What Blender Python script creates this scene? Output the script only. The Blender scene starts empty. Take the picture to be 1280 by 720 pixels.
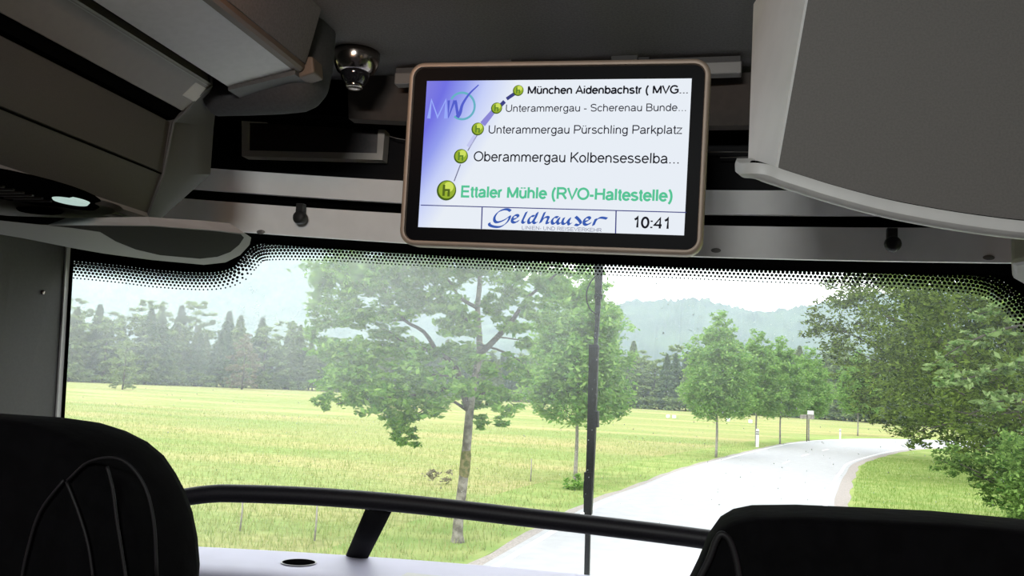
import bpy, bmesh, math, random
import numpy as np
from mathutils import Vector, Matrix, Euler
random.seed(7); rng = np.random.default_rng(7)
S = bpy.context.scene; C = S.collection

# ------------------------------------------------------------------ camera
F = 1100.0; YAW = math.radians(13.3); ROLL = math.radians(2.9)
PITCH = math.atan(126*math.cos(ROLL)/F)
EYE = Vector((0, 0, 2.5))
_cy, _sy, _cp, _sp = math.cos(YAW), math.sin(YAW), math.cos(PITCH), math.sin(PITCH)
FW = Vector((-_sy*_cp, _cy*_cp, _sp)); _r = Vector((_cy, _sy, 0)); _u = _r.cross(FW)
RT = _r*math.cos(ROLL)+_u*math.sin(ROLL); UP = _u*math.cos(ROLL)-_r*math.sin(ROLL)
cd = bpy.data.cameras.new('camera'); cam = bpy.data.objects.new('camera', cd); C.objects.link(cam)
m3 = Matrix((RT, UP, -FW)).transposed()
cam.matrix_world = Matrix.Translation(EYE) @ m3.to_4x4()
cd.sensor_width = 36; cd.lens = 36*F/1280; cd.clip_start = 0.02; cd.clip_end = 6000
S.camera = cam

# ------------------------------------------------------------------ sky, light, exposure
SKY = 3.4
w = bpy.data.worlds.new('overcast_sky'); S.world = w; w.use_nodes = True
wn = w.node_tree; wn.nodes.clear()
def wnode(t, **k):
    n = wn.nodes.new(t)
    for a, b in k.items(): setattr(n, a, b)
    return n
tc = wnode('ShaderNodeTexCoord'); nz = wnode('ShaderNodeTexNoise'); nz.inputs['Scale'].default_value = 2.2
nz.inputs['Detail'].default_value = 5
cr = wnode('ShaderNodeValToRGB'); cr.color_ramp.elements[0].color = (.78, .86, .97, 1); cr.color_ramp.elements[1].color = (1, 1, 1, 1)
cr.color_ramp.elements[0].position = .35; cr.color_ramp.elements[1].position = .62
bg = wnode('ShaderNodeBackground'); bg.inputs['Strength'].default_value = SKY
wo = wnode('ShaderNodeOutputWorld')
wn.links.new(tc.outputs['Generated'], nz.inputs['Vector']); wn.links.new(nz.outputs['Fac'], cr.inputs['Fac'])
wn.links.new(cr.outputs['Color'], bg.inputs['Color']); wn.links.new(bg.outputs['Background'], wo.inputs['Surface'])

sd = bpy.data.lights.new('sun', 'SUN'); sd.energy = 1.6; sd.angle = math.radians(25); sd.color = (1, .95, .86)
so = bpy.data.objects.new('sun', sd); C.objects.link(so); so.rotation_euler = (math.radians(38), math.radians(-22), 0)
ld = bpy.data.lights.new('aisle_lamp', 'AREA'); ld.shape = 'RECTANGLE'; ld.size = .12; ld.size_y = .06; ld.energy = .8; ld.color = (1, .5, .25)
lo = bpy.data.objects.new('aisle_lamp', ld); C.objects.link(lo); lo.location = (-.60, .80, 3.02); lo.rotation_euler = (math.radians(112), 0, math.radians(12))

ld2 = bpy.data.lights.new('header_fill', 'AREA'); ld2.shape = 'RECTANGLE'; ld2.size = .5; ld2.size_y = .10; ld2.energy = 18; ld2.color = (.97, 1, .98)  # unseen fill light added to brighten the header panels
lo2 = bpy.data.objects.new('header_fill', ld2); C.objects.link(lo2); lo2.location = (-.25, -.7, 3.03); lo2.rotation_euler = (math.radians(68), 0, 0)

S.view_settings.view_transform = 'Standard'; S.view_settings.look = 'None'
S.view_settings.gamma = 1; S.view_settings.use_curve_mapping = False; S.view_settings.exposure = 0
S.cycles.max_bounces = 8; S.cycles.diffuse_bounces = 4; S.cycles.glossy_bounces = 3
S.cycles.transmission_bounces = 4; S.cycles.transparent_max_bounces = 24; S.cycles.volume_bounces = 1
S.cycles.caustics_reflective = False; S.cycles.caustics_refractive = False
S.cycles.sample_clamp_indirect = 6; S.cycles.use_denoising = True
S.cycles.volume_max_steps = 64

# ------------------------------------------------------------------ helpers: a sight line meets a real plane
def ray(px, py): return F*FW + RT*(px-640) - UP*(py-360)
def atY(px, py, Y): d = ray(px, py); return EYE + d*(Y/d.y)
def atZ(px, py, Z): d = ray(px, py); return EYE + d*((Z-2.5)/d.z)
XC, KB, TB, Y0 = -.25, .15, .07, 1.85
def wy(x, z, off=0.0): return Y0 - KB*(x-XC)**2 - TB*(z-2.5) - off      # the bowed windscreen
def atW(px, py, off=0.0):
    d = ray(px, py); t = 1.8/d.y
    for _ in range(30):
        p = EYE + d*t; t = wy(p.x, p.z, off)/d.y
    return EYE + d*t
def zs(x, z): return z - .028*(x+.6)

# ------------------------------------------------------------------ materials
def mat(name, col, rough=.6, metal=0.0, spec=.5, vary=0.0, scale=20.0, bump=0.0, emit=None, estr=0.0, col2=None, detail=4):
    m = bpy.data.materials.new(name); m.use_nodes = True; nt = m.node_tree
    b = nt.nodes['Principled BSDF']
    b.inputs['Base Color'].default_value = (*col, 1); b.inputs['Roughness'].default_value = rough
    b.inputs['Metallic'].default_value = metal; b.inputs['Specular IOR Level'].default_value = spec
    if emit: b.inputs['Emission Color'].default_value = (*emit, 1); b.inputs['Emission Strength'].default_value = estr
    t = nt.nodes.new('ShaderNodeTexCoord'); n = nt.nodes.new('ShaderNodeTexNoise')
    n.inputs['Scale'].default_value = scale; n.inputs['Detail'].default_value = detail
    nt.links.new(t.outputs['Object'], n.inputs['Vector'])
    if vary or col2:
        r = nt.nodes.new('ShaderNodeValToRGB'); c2 = col2 or tuple(min(1, c*(1+vary)) for c in col)
        c1 = col if col2 else tuple(c*(1-vary) for c in col)
        r.color_ramp.elements[0].color = (*c1, 1); r.color_ramp.elements[1].color = (*c2, 1)
        r.color_ramp.elements[0].position = .38; r.color_ramp.elements[1].position = .62
        nt.links.new(n.outputs['Fac'], r.inputs['Fac']); nt.links.new(r.outputs['Color'], b.inputs['Base Color'])
    if bump:
        bp = nt.nodes.new('ShaderNodeBump'); bp.inputs['Strength'].default_value = bump; bp.inputs['Distance'].default_value = .01
        nt.links.new(n.outputs['Fac'], bp.inputs['Height']); nt.links.new(bp.outputs['Normal'], b.inputs['Normal'])
    return m
def emi(name, col, s=1.0):
    m = bpy.data.materials.new(name); m.use_nodes = True; nt = m.node_tree; nt.nodes.clear()
    e = nt.nodes.new('ShaderNodeEmission'); e.inputs['Color'].default_value = (*col, 1); e.inputs['Strength'].default_value = s
    o = nt.nodes.new('ShaderNodeOutputMaterial'); nt.links.new(e.outputs[0], o.inputs['Surface']); return m
def srgb(r, g, b):
    f = lambda c: (c/255/12.92) if c/255 <= .04045 else ((c/255+.055)/1.055)**2.4
    return (f(r), f(g), f(b))
def leafmat(name, c1, c2, trans=.45):
    m = bpy.data.materials.new(name); m.use_nodes = True; nt = m.node_tree; nt.nodes.clear()
    N = nt.nodes.new; L = nt.links.new
    o = N('ShaderNodeOutputMaterial'); mx = N('ShaderNodeMixShader'); d = N('ShaderNodeBsdfDiffuse'); t = N('ShaderNodeBsdfTranslucent')
    g = N('ShaderNodeNewGeometry'); r = N('ShaderNodeValToRGB')
    r.color_ramp.elements[0].color = (*c1, 1); r.color_ramp.elements[1].color = (*c2, 1)
    L(g.outputs['Random Per Island'], r.inputs['Fac']); L(r.outputs['Color'], d.inputs['Color']); L(r.outputs['Color'], t.inputs['Color'])
    mx.inputs[0].default_value = trans; L(d.outputs[0], mx.inputs[1]); L(t.outputs[0], mx.inputs[2])
    L(mx.outputs[0], o.inputs['Surface']); return m

M = {}
M['ceil'] = mat('charcoal_fabric_lining', (.095, .090, .088), .95, vary=.12, scale=260, bump=.15)
M['panelgrey'] = mat('grey_ceiling_panel', (.48, .47, .47), .6, vary=.03, scale=90)
M['locker'] = mat('warm_grey_locker', (.038, .033, .030), .7, vary=.06, scale=500, bump=.08)
M['lockerband'] = mat('taupe_locker_band', (.105, .088, .078), .5, vary=.03, scale=80)
M['trimlight'] = mat('light_grey_trim', (.50, .495, .48), .5, vary=.03, scale=30)
M['trimmid'] = mat('mid_grey_trim', (.17, .16, .155), .55, vary=.04, scale=30)
M['trimdark'] = mat('dark_grey_trim', (.055, .053, .052), .65, vary=.05, scale=200)
M['header'] = mat('pale_header_trim', (.80, .79, .77), .55, vary=.02, scale=25)
M['black'] = mat('matte_black', (.006, .006, .006), .6)
M['gloss'] = mat('glossy_black', (.003, .003, .004), .42, spec=.04)
M['void'] = mat('black_recess', (.002, .002, .002), 1, spec=0)
M['brown'] = mat('dark_brown_beam', (.045, .034, .028), .8, vary=.08, scale=60)
M['brownlight'] = mat('tan_edge_moulding', (.09, .066, .048), .6)
M['ductdark'] = mat('dark_duct_fabric', (.045, .044, .046), .9, spec=.2, vary=.08, scale=200)
M['lockerpale'] = mat('pale_band_corner', (.34, .31, .29), .5)  # paler piece at the end of the locker band
M['black2'] = mat('flat_black_strut', (.006, .006, .007), .9, spec=.05)
M['rail'] = mat('black_powder_coat', (.009, .009, .012), .5, spec=.25, vary=.2, scale=300)
M['shelf'] = mat('lavender_grey_plastic', (.50, .49, .60), .5, vary=.02, scale=15)
M['wall'] = mat('grey_wall_lining', (.20, .20, .205), .7, vary=.04, scale=150)
M['seatcloth'] = mat('black_seat_cloth', (.0018, .0018, .002), .95, spec=.05, vary=.2, scale=60, bump=.1)
M['seatshell'] = mat('black_seat_shell', (.004, .004, .004), .6, spec=.25)
M['frame'] = mat('bronze_grey_frame', (.29, .225, .175), .5, metal=.2, vary=.04, scale=60)
M['chrome'] = mat('dark_chrome', (.30, .27, .25), .18, metal=1.0)
M['lens'] = mat('smoked_dome', (.01, .01, .012), .04)
M['led'] = mat('dark_red_led_panel', (.012, .005, .006), .35, vary=.5, scale=180)
M['bezel'] = mat('grey_display_bezel', (.36, .33, .30), .5)
M['metalgrey'] = mat('galvanised_grey', (.20, .19, .18), .45, metal=.5)
M['floor'] = mat('grey_floor', (.12, .12, .13), .8, vary=.1, scale=60)
M['bark'] = mat('grey_bark', (.10, .088, .07), .9, col2=(.25, .23, .19), scale=9, bump=.6)
M['barkmoss'] = mat('mossy_bark', (.085, .10, .03), .95, col2=(.20, .17, .08), scale=14, bump=.5)
M['darkbark'] = mat('dark_bark', (.07, .06, .05), .9, vary=.3, scale=8)
M['asphalt'] = mat('pale_asphalt', (.345, .345, .35), .85, vary=.05, scale=3, bump=.05)
M['paint'] = mat('white_road_paint', (.62, .62, .61), .6, vary=.04, scale=6)
M['gravel'] = mat('beige_gravel', (.29, .255, .23), .95, vary=.2, scale=30, bump=.4)
M['post'] = mat('white_post_plastic', (.80, .80, .78), .5, vary=.02)
M['wood'] = mat('weathered_wood', (.25, .23, .20), .9, vary=.2, scale=10)
M['glassfar'] = mat('green_hill', (.035, .060, .045), 1.0, spec=0, col2=(.07, .11, .07), scale=.02, detail=8)
M['leaf_main'] = leafmat('ash_leaves', (.09, .23, .035), (.30, .47, .11))
M['leaf_road'] = leafmat('young_tree_leaves', (.12, .28, .055), (.32, .48, .14))
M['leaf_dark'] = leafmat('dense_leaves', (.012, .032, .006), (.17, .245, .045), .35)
M['leaf_pale'] = leafmat('glint_leaves', (.10, .20, .05), (.34, .44, .19), .4)  # pale tone stands for glints, painted into the leaf colour
M['leaf_bush'] = leafmat('bush_leaves', (.04, .10, .02), (.22, .34, .09), .4)
M['con'] = leafmat('conifer_needles', (.09, .15, .075), (.18, .25, .13), .4)
M['decid'] = leafmat('forest_leaves', (.14, .22, .08), (.28, .36, .15), .4)
M['con2'] = leafmat('pale_conifer_needles', (.15, .21, .09), (.27, .34, .15), .4)
M['russet'] = leafmat('russet_leaves', (.17, .16, .10), (.27, .25, .17), .35)
M['grass'] = leafmat('grass_blades', (.20, .28, .075), (.37, .37, .155), .4)

# meadow ground: green and yellow patches
g = bpy.data.materials.new('meadow_grass'); g.use_nodes = True; nt = g.node_tree; b = nt.nodes['Principled BSDF']
b.inputs['Roughness'].default_value = 1; b.inputs['Specular IOR Level'].default_value = 0
t = nt.nodes.new('ShaderNodeTexCoord')
mp = nt.nodes.new('ShaderNodeMapping'); mp.inputs['Scale'].default_value = (.35, 1, 1)
n1 = nt.nodes.new('ShaderNodeTexNoise'); n1.inputs['Scale'].default_value = .16; n1.inputs['Detail'].default_value = 8; n1.inputs['Roughness'].default_value = .65
n2 = nt.nodes.new('ShaderNodeTexNoise'); n2.inputs['Scale'].default_value = 3.5; n2.inputs['Detail'].default_value = 6
r1 = nt.nodes.new('ShaderNodeValToRGB'); r1.color_ramp.elements[0].color = (.215, .275, .095, 1); r1.color_ramp.elements[1].color = (.345, .315, .145, 1)
r1.color_ramp.elements[0].position = .40; r1.color_ramp.elements[1].position = .62
r2 = nt.nodes.new('ShaderNodeValToRGB'); r2.color_ramp.elements[0].color = (.82, .82, .82, 1); r2.color_ramp.elements[1].color = (1.08, 1.08, 1.08, 1)
r2.color_ramp.elements[0].position = .35; r2.color_ramp.elements[1].position = .6
mx = nt.nodes.new('ShaderNodeMix'); mx.data_type = 'RGBA'; mx.blend_type = 'MULTIPLY'; mx.inputs[0].default_value = 1
L = nt.links.new
L(t.outputs['Object'], mp.inputs['Vector']); L(mp.outputs[0], n1.inputs['Vector']); L(t.outputs['Object'], n2.inputs['Vector'])
L(n1.outputs['Fac'], r1.inputs['Fac']); L(n2.outputs['Fac'], r2.inputs['Fac'])
L(r1.outputs['Color'], mx.inputs[6]); L(r2.outputs['Color'], mx.inputs[7]); L(mx.outputs[2], b.inputs['Base Color'])
M['meadow'] = g
M['verge'] = mat('verge_grass', (.19, .27, .08), 1, spec=0, col2=(.29, .33, .12), scale=1.2, detail=8)

# windscreen glass: dusty film with haze painted in; side glass tinted against green bounce
def glassmat(name, veil, veilcol=(.8, .84, .9), vary=True):
    m = bpy.data.materials.new(name); m.use_nodes = True; nt = m.node_tree; nt.nodes.clear(); N = nt.nodes.new; L = nt.links.new
    o = N('ShaderNodeOutputMaterial'); tr = N('ShaderNodeBsdfTransparent'); tr.inputs['Color'].default_value = (.95, .97, .96, 1)
    gl = N('ShaderNodeBsdfGlossy'); gl.inputs['Roughness'].default_value = .03
    fr = N('ShaderNodeFresnel'); fr.inputs['IOR'].default_value = 1.3
    a = N('ShaderNodeMixShader'); L(fr.outputs[0], a.inputs[0]); L(tr.outputs[0], a.inputs[1]); L(gl.outputs[0], a.inputs[2])
    tl = N('ShaderNodeBsdfTranslucent'); tl.inputs['Color'].default_value = (*veilcol, 1)
    f = N('ShaderNodeMixShader'); L(a.outputs[0], f.inputs[1]); L(tl.outputs[0], f.inputs[2])
    if vary:
        t = N('ShaderNodeTexCoord'); n = N('ShaderNodeTexNoise'); n.inputs['Scale'].default_value = 7; n.inputs['Detail'].default_value = 10; n.inputs['Roughness'].default_value = .7
        L(t.outputs['Object'], n.inputs['Vector'])
        sp = N('ShaderNodeSeparateXYZ'); L(t.outputs['Object'], sp.inputs[0])
        mr = N('ShaderNodeMapRange'); mr.inputs['From Min'].default_value = 2.36; mr.inputs['From Max'].default_value = 2.66   # haze painted into the dusty film, thinner towards the bottom
        mr.inputs['To Min'].default_value = veil*.18; mr.inputs['To Max'].default_value = veil*1.6
        L(sp.outputs['Z'], mr.inputs['Value'])
        m2 = N('ShaderNodeMath'); m2.operation = 'MULTIPLY_ADD'; m2.inputs[1].default_value = 1.2; m2.inputs[2].default_value = .4
        L(n.outputs['Fac'], m2.inputs[0])
        m3_ = N('ShaderNodeMath'); m3_.operation = 'MULTIPLY'; L(m2.outputs[0], m3_.inputs[0]); L(mr.outputs[0], m3_.inputs[1])
        mr2 = N('ShaderNodeMapRange'); mr2.inputs['From Min'].default_value = -1.1; mr2.inputs['From Max'].default_value = .40; mr2.inputs['To Min'].default_value = 1.7; mr2.inputs['To Max'].default_value = .16  # painted haze again: film heavier to the left, thin on the right
        L(sp.outputs['X'], mr2.inputs['Value']); m4_ = N('ShaderNodeMath'); m4_.operation = 'MULTIPLY'; L(m3_.outputs[0], m4_.inputs[0]); L(mr2.outputs[0], m4_.inputs[1]); L(m4_.outputs[0], f.inputs[0])
    else: f.inputs[0].default_value = veil
    L(f.outputs[0], o.inputs['Surface']); return m
M['glass'] = glassmat('hazed_dusty_glass', .125)
M['pane'] = glassmat('anti_green_window_glass', .0, vary=False)
_t = [n for n in M['pane'].node_tree.nodes if n.type == 'BSDF_TRANSPARENT'][0]; _t.inputs['Color'].default_value = (.62, .50, .60, 1)  # magenta tint added to take the meadow's green out of cabin light
M['speck'] = mat('dried_dirt_speck', (.75, .78, .78), .9)

# ------------------------------------------------------------------ object helpers
def link(name, me, m, parent=None, smooth=False):
    o = bpy.data.objects.new(name, me); C.objects.link(o)
    if m is not None and not me.materials:
        for k in (m if isinstance(m, (list, tuple)) else [m]): me.materials.append(k)
    if parent is not None: o.parent = parent
    if smooth:
        for p in me.polygons: p.use_smooth = True
    return o
def mesh(name, V, Fc, m, parent=None, smooth=False):
    me = bpy.data.meshes.new(name); me.from_pydata([tuple(v) for v in V], [], Fc); me.update()
    return link(name, me, m, parent, smooth)
def frombm(name, bm, m, parent=None, smooth=False):
    bmesh.ops.recalc_face_normals(bm, faces=bm.faces)
    me = bpy.data.meshes.new(name); bm.to_mesh(me); bm.free(); return link(name, me, m, parent, smooth)
def tag(o, label=None, cat=None, group=None, kind=None):
    if label: o['label'] = label
    if cat: o['category'] = cat
    if group: o['group'] = group
    if kind: o['kind'] = kind
    return o
def empty(name, loc, label=None, cat=None, group=None):
    o = bpy.data.objects.new(name, None); o.empty_display_size = .1; C.objects.link(o); o.location = loc
    tag(o, label, cat, group); bpy.context.view_layer.update(); return o
def keep(o, root):
    """parent o (built in world space) to root without moving it"""
    o.parent = root; o.matrix_parent_inverse = root.matrix_world.inverted(); return o
def bevel_all(o, w_, seg=2, ang=35):
    md = o.modifiers.new('bevel', 'BEVEL'); md.width = w_; md.segments = seg; md.limit_method = 'ANGLE'; md.angle_limit = math.radians(ang); return o
def boxv(x0, x1, y0, y1, z0, z1):
    return [(x, y, z) for z in (z0, z1) for y in (y0, y1) for x in (x0, x1)]
BOXF = [(0, 2, 3, 1), (4, 5, 7, 6), (0, 1, 5, 4), (2, 6, 7, 3), (0, 4, 6, 2), (1, 3, 7, 5)]
def box(name, x0, x1, y0, y1, z0, z1, m, parent=None, bev=0):
    o = mesh(name, boxv(x0, x1, y0, y1, z0, z1), BOXF, m, parent)
    if bev: bevel_all(o, bev)
    return o
def prism_y(name, prof, y0, y1, m, parent=None, bev=0):       # profile in x, z
    n = len(prof); V = [(x, y0, z) for x, z in prof]+[(x, y1, z) for x, z in prof]
    Fc = [tuple(range(n)), tuple(range(2*n-1, n-1, -1))]+[(i, i+n, (i+1) % n+n, (i+1) % n) for i in range(n)]
    bm = bmesh.new(); vs = [bm.verts.new(v) for v in V]
    for f in Fc: bm.faces.new([vs[i] for i in f])
    o = frombm(name, bm, m, parent)
    if bev: bevel_all(o, bev)
    return o
def loft(name, rings, m, parent=None, smooth=False, cap=True, bev=0):
    n = len(rings[0]); bm = bmesh.new(); R = [[bm.verts.new(v) for v in r] for r in rings]
    for a, b2 in zip(R[:-1], R[1:]):
        for i in range(n): bm.faces.new((a[i], a[(i+1) % n], b2[(i+1) % n], b2[i]))
    if cap: bm.faces.new(R[0]); bm.faces.new(list(reversed(R[-1])))
    o = frombm(name, bm, m, parent, smooth)
    if bev: bevel_all(o, bev)
    return o
def tube_geo(pts, rad, seg=12):
    pts = [Vector(p) for p in pts]; n = len(pts)
    if not hasattr(rad, '__len__'): rad = [rad]*n
    V = []; Fc = []; up = Vector((0.13, .2, 1)).normalized()
    for i, p in enumerate(pts):
        d = (pts[min(i+1, n-1)]-pts[max(i-1, 0)]).normalized()
        a = d.cross(up)
        if a.length < 1e-3: a = d.cross(Vector((1, 0, 0)))
        a.normalize(); b2 = a.cross(d).normalized()
        for k in range(seg):
            t_ = 2*math.pi*k/seg; V.append(p+(a*math.cos(t_)+b2*math.sin(t_))*rad[i])
    for i in range(n-1):
        for k in range(seg):
            Fc.append((i*seg+k, i*seg+(k+1) % seg, (i+1)*seg+(k+1) % seg, (i+1)*seg+k))
    Fc.append(tuple(range(seg-1, -1, -1))); Fc.append(tuple(range((n-1)*seg, n*seg)))
    return V, Fc
def tube(name, pts, rad, m, parent=None, seg=12):
    V, Fc = tube_geo(pts, rad, seg); return mesh(name, V, Fc, m, parent, True)
def smoothpath(P, n=8):
    P = [Vector(p) for p in P]; out = []
    Q = [2*P[0]-P[1]]+P+[2*P[-1]-P[-2]]
    for i in range(1, len(Q)-2):
        a, b2, c, d = Q[i-1:i+3]
        for k in range(n):
            t_ = k/n; out.append(.5*((2*b2)+(c-a)*t_+(2*a-5*b2+4*c-d)*t_*t_+(3*b2-a-3*c+d)*t_**3))
    out.append(P[-1]); return out
def merge(parts):
    V = []; Fc = []
    for v, f in parts:
        k = len(V); V += list(v); Fc += [tuple(i+k for i in q) for q in f]
    return V, Fc
def lathe(name, prof, m, parent=None, seg=32, loc=(0, 0, 0), axis=None):
    V = []; Fc = []
    for r_, z in prof:
        for k in range(seg):
            a = 2*math.pi*k/seg; V.append(Vector((r_*math.cos(a), r_*math.sin(a), z)))
    for i in range(len(prof)-1):
        for k in range(seg): Fc.append((i*seg+k, i*seg+(k+1) % seg, (i+1)*seg+(k+1) % seg, (i+1)*seg+k))
    Fc.append(tuple(range(seg-1, -1, -1))); Fc.append(tuple(range((len(prof)-1)*seg, len(prof)*seg)))
    if axis is not None:
        q = Vector((0, 0, 1)).rotation_difference(Vector(axis)); V = [q @ v for v in V]
    V = [v+Vector(loc) for v in V]
    return mesh(name, V, Fc, m, parent, True)
def autosmooth(o, ang=35):
    for p in o.data.polygons: p.use_smooth = True
    try: o.data.set_sharp_from_angle(angle=math.radians(ang))
    except Exception: pass
    return o

# ================================================================== SETTING: the coach shell
# floor, walls with their side windows, ceiling
XL, XR, YB, ZF, ZC = -1.42, .95, -3.0, 1.25, 3.10
tag(box('floor', XL-.05, XR+.05, YB, 1.60, ZF-.04, ZF, M['floor']), kind='structure')
tag(box('ceiling', XL-.05, XR+.05, YB, 1.95, ZC, ZC+.04, M['ceil']), kind='structure')
def side_wall(name, x0, x1, ye):
    V = []; Fc = []
    zb, zt, ya, yb2 = 2.02, 2.70, YB+.3, 1.08
    # a wall with one long window opening, built of four boxes that share its thickness
    return mesh(name, *merge([(boxv(x0, x1, YB, ye, ZF, zb), BOXF), (boxv(x0, x1, YB, ye, zt, ZC), BOXF),
                              (boxv(x0, x1, YB, ya, zb, zt), BOXF), (boxv(x0, x1, yb2, ye, zb, zt), BOXF)]), M['wall'])
tag(side_wall('wall_left', XL-.05, XL, 1.50), kind='structure')
tag(side_wall('wall_right', XR, XR+.05, 1.50), kind='structure')
tag(box('window_2', XL-.03, XL-.025, YB+.3, 1.08, 2.02, 2.70, M['pane']), kind='structure')
tag(box('window_3', XR+.025, XR+.03, YB+.3, 1.08, 2.02, 2.70, M['pane']), kind='structure')
tag(box('wall_back', XL-.05, XR+.05, YB-.05, YB, ZF-.04, ZC+.04, M['wall']), kind='structure')
# front bulkhead below the shelf
def bowstrip(name, z0, z1, o0, o1, th, m, x0=-1.385, x1=.93, parent=None, tilt=True, n=36, bev=0):
    """a bar that follows the bow of the windscreen; o0/o1 = distance inside the glass at its lower and upper edge"""
    rings = []
    for i in range(n+1):
        x = x0+(x1-x0)*i/n; a = zs(x, z0) if tilt else z0; c = zs(x, z1) if tilt else z1
        rings.append([(x, wy(x, a, o0), a), (x, wy(x, c, o1), c), (x, wy(x, c, o1-th), c), (x, wy(x, a, o0-th), a)])
    o = loft(name, rings, m, parent)
    if bev: bevel_all(o, bev)
    return autosmooth(o)
tag(bowstrip('wall_front', 1.25, 2.06, .05, .05, .05, M['trimdark'], -1.41, .94, tilt=False), kind='structure')

# windscreen
n = 48; V = []; Fc = []; nz_ = 12
for j in range(nz_+1):
    z = 2.00+(2.90-2.00)*j/nz_
    for i in range(n+1):
        x = -1.42+(.95+1.42)*i/n; V.append((x, wy(x, z), z))
for j in range(nz_):
    for i in range(n): Fc.append((j*(n+1)+i, j*(n+1)+i+1, (j+1)*(n+1)+i+1, (j+1)*(n+1)+i))
win = tag(mesh('window_1', V, Fc, M['glass'], None, True), kind='structure')

# black printed border of the windscreen with its fading rows of dots
fr_px = [(86, 326), (100, 327), (150, 332), (200, 338), (260, 341), (290, 335), (303, 322), (318, 308), (345, 303.5), (420, 305), (500, 309.5),
         (600, 314), (700, 319), (800, 323), (900, 327), (1000, 330.5), (1100, 334), (1180, 338), (1225, 342), (1250, 350), (1268, 362), (1285, 378), (1320, 420)]
frp = [atW(px, py, .003) for px, py in fr_px]
def resample(P, step):
    out = [P[0]]; acc = 0; P = list(P)
    for a, b2 in zip(P[:-1], P[1:]):
        L_ = (b2-a).length; d = step-acc
        while d <= L_:
            out.append(a+(b2-a)*(d/L_)); d += step
        acc = L_-(d-step)
    return out
sp_ = smoothpath(frp, 10)
V = []; Fc = []
for i, p in enumerate(sp_):
    zt = 2.90; V += [p, Vector((p.x, wy(p.x, zt, .003), zt))]
    if i: Fc.append((2*i-2, 2*i, 2*i+1, 2*i-1))
fb = mesh('printed_border', V, Fc, M['void'], win)
V = []; Fc = []
step = .0082; line = resample(sp_, step)
for row in range(6):
    rad = [.0045, .0043, .0039, .0034, .0028, .0020][row]
    for i in range(1, len(line)-1):
        tdir = (line[i+1]-line[i-1]).normalized(); nrm = Vector((tdir.z, 0, -tdir.x)).normalized()
        if nrm.z > 0: nrm = -nrm
        c = line[i]+nrm*(row*.0068+.003)+tdir*(step/2 if row % 2 else 0)
        k = len(V)
        for q in range(6):
            a = q*math.pi/3+.3; x = c.x+rad*math.cos(a); z = c.z+rad*math.sin(a); V.append((x, wy(x, z, .003), z))
        Fc.append(tuple(range(k, k+6)))
tag(mesh('printed_dots', V, Fc, M['void'], win), kind='stuff')
# side border of the glass at the left pillar
V = []; Fc = []
for i in range(13):
    z = 2.03+(2.85-2.03)*i/12; V += [(-1.42, wy(-1.42, z, .003), z), (-1.376, wy(-1.376, z, .003), z)]
    if i: Fc.append((2*i-2, 2*i-1, 2*i+1, 2*i))
mesh('side_border', V, Fc, M['void'], win)
# dirt specks on the outside of the glass
V = []; Fc = []
for i in range(2400):
    x = random.uniform(-1.35, .9); z = 2.2+.58*random.random()**.55
    if x < -.9 and z > 2.70: continue
    r_ = random.choice((.0005, .0006, .0007, .0010)) * (1.6 if random.random() < .04 else 1); k = len(V)
    for q in range(5):
        a = q*1.2566+random.random()*.4; V.append((x+r_*math.cos(a), wy(x, z, -.001), z+r_*math.sin(a)*random.uniform(.8, 1.8)))
    Fc.append(tuple(range(k, k+5)))
tag(mesh('dirt_speck', V, Fc, M['speck'], win), kind='stuff')

# header over the windscreen
hd = tag(bowstrip('trim_1', 2.792, 2.851, .080, .092, .012, M['header'], -1.37, .93), kind='structure')
tag(bowstrip('trim_2', 2.872, 2.914, .098, .118, .012, M['header'], -1.37, .93), kind='structure')
tag(bowstrip('trim_3', 2.845, 2.880, .06, .06, .02, M['void'], -1.37, .93), kind='structure')
tag(bowstrip('trim_4', 2.906, 3.03, .07, .07, .02, M['gloss'], -1.37, .93), kind='structure')
tag(bowstrip('trim_5', 3.014, 3.105, .20, .215, .03, M['brown'], -.725, .93), kind='structure')
tag(bowstrip('trim_6', 3.022, 3.105, .185, .185, .13, M['void'], -1.37, .93), kind='structure')
tag(bowstrip('trim_7', 2.78, 2.794,   .005, .078, .006, M['void'], -1.37, .93), kind='structure')   # black lip between trim and glass
# oval screw caps on the header
for i, (px, py) in enumerate([(326, 290), (895, 313), (1236, 322)]):
    c = atW(px, py, .083); o = lathe('screw_cap', [(.0085, 0), (.0080, .0015), (.001, .0018)], M['metalgrey'], hd, 20, (0, 0, 0), (0, -1, 0))
    for v in o.data.vertices: v.co.x *= 1.15; v.co.z *= .55; v.co += c
# black roller-blind catches
for i, (px, py, lb) in enumerate([(375, 272, 'black round blind catch hanging below the slot left of the screen'), (1116, 305, 'black round blind catch hanging below the slot right of the screen')]):
    c = atW(px, py, .105); r0 = empty('blind_catch', c, lb, 'catch', 'blind catches on the windscreen header')
    lathe('knob', [(.002, -.012), (.0125, -.010), (.0145, -.004), (.0145, .004), (.0115, .010), (.003, .011)], M['black'], r0, 24, (0, 0, 0), (0, -1, 0))
    bevel_all(box('stem', -.010, .008, -.004, .010, .005, .030, M['black'], r0), .002)

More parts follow.
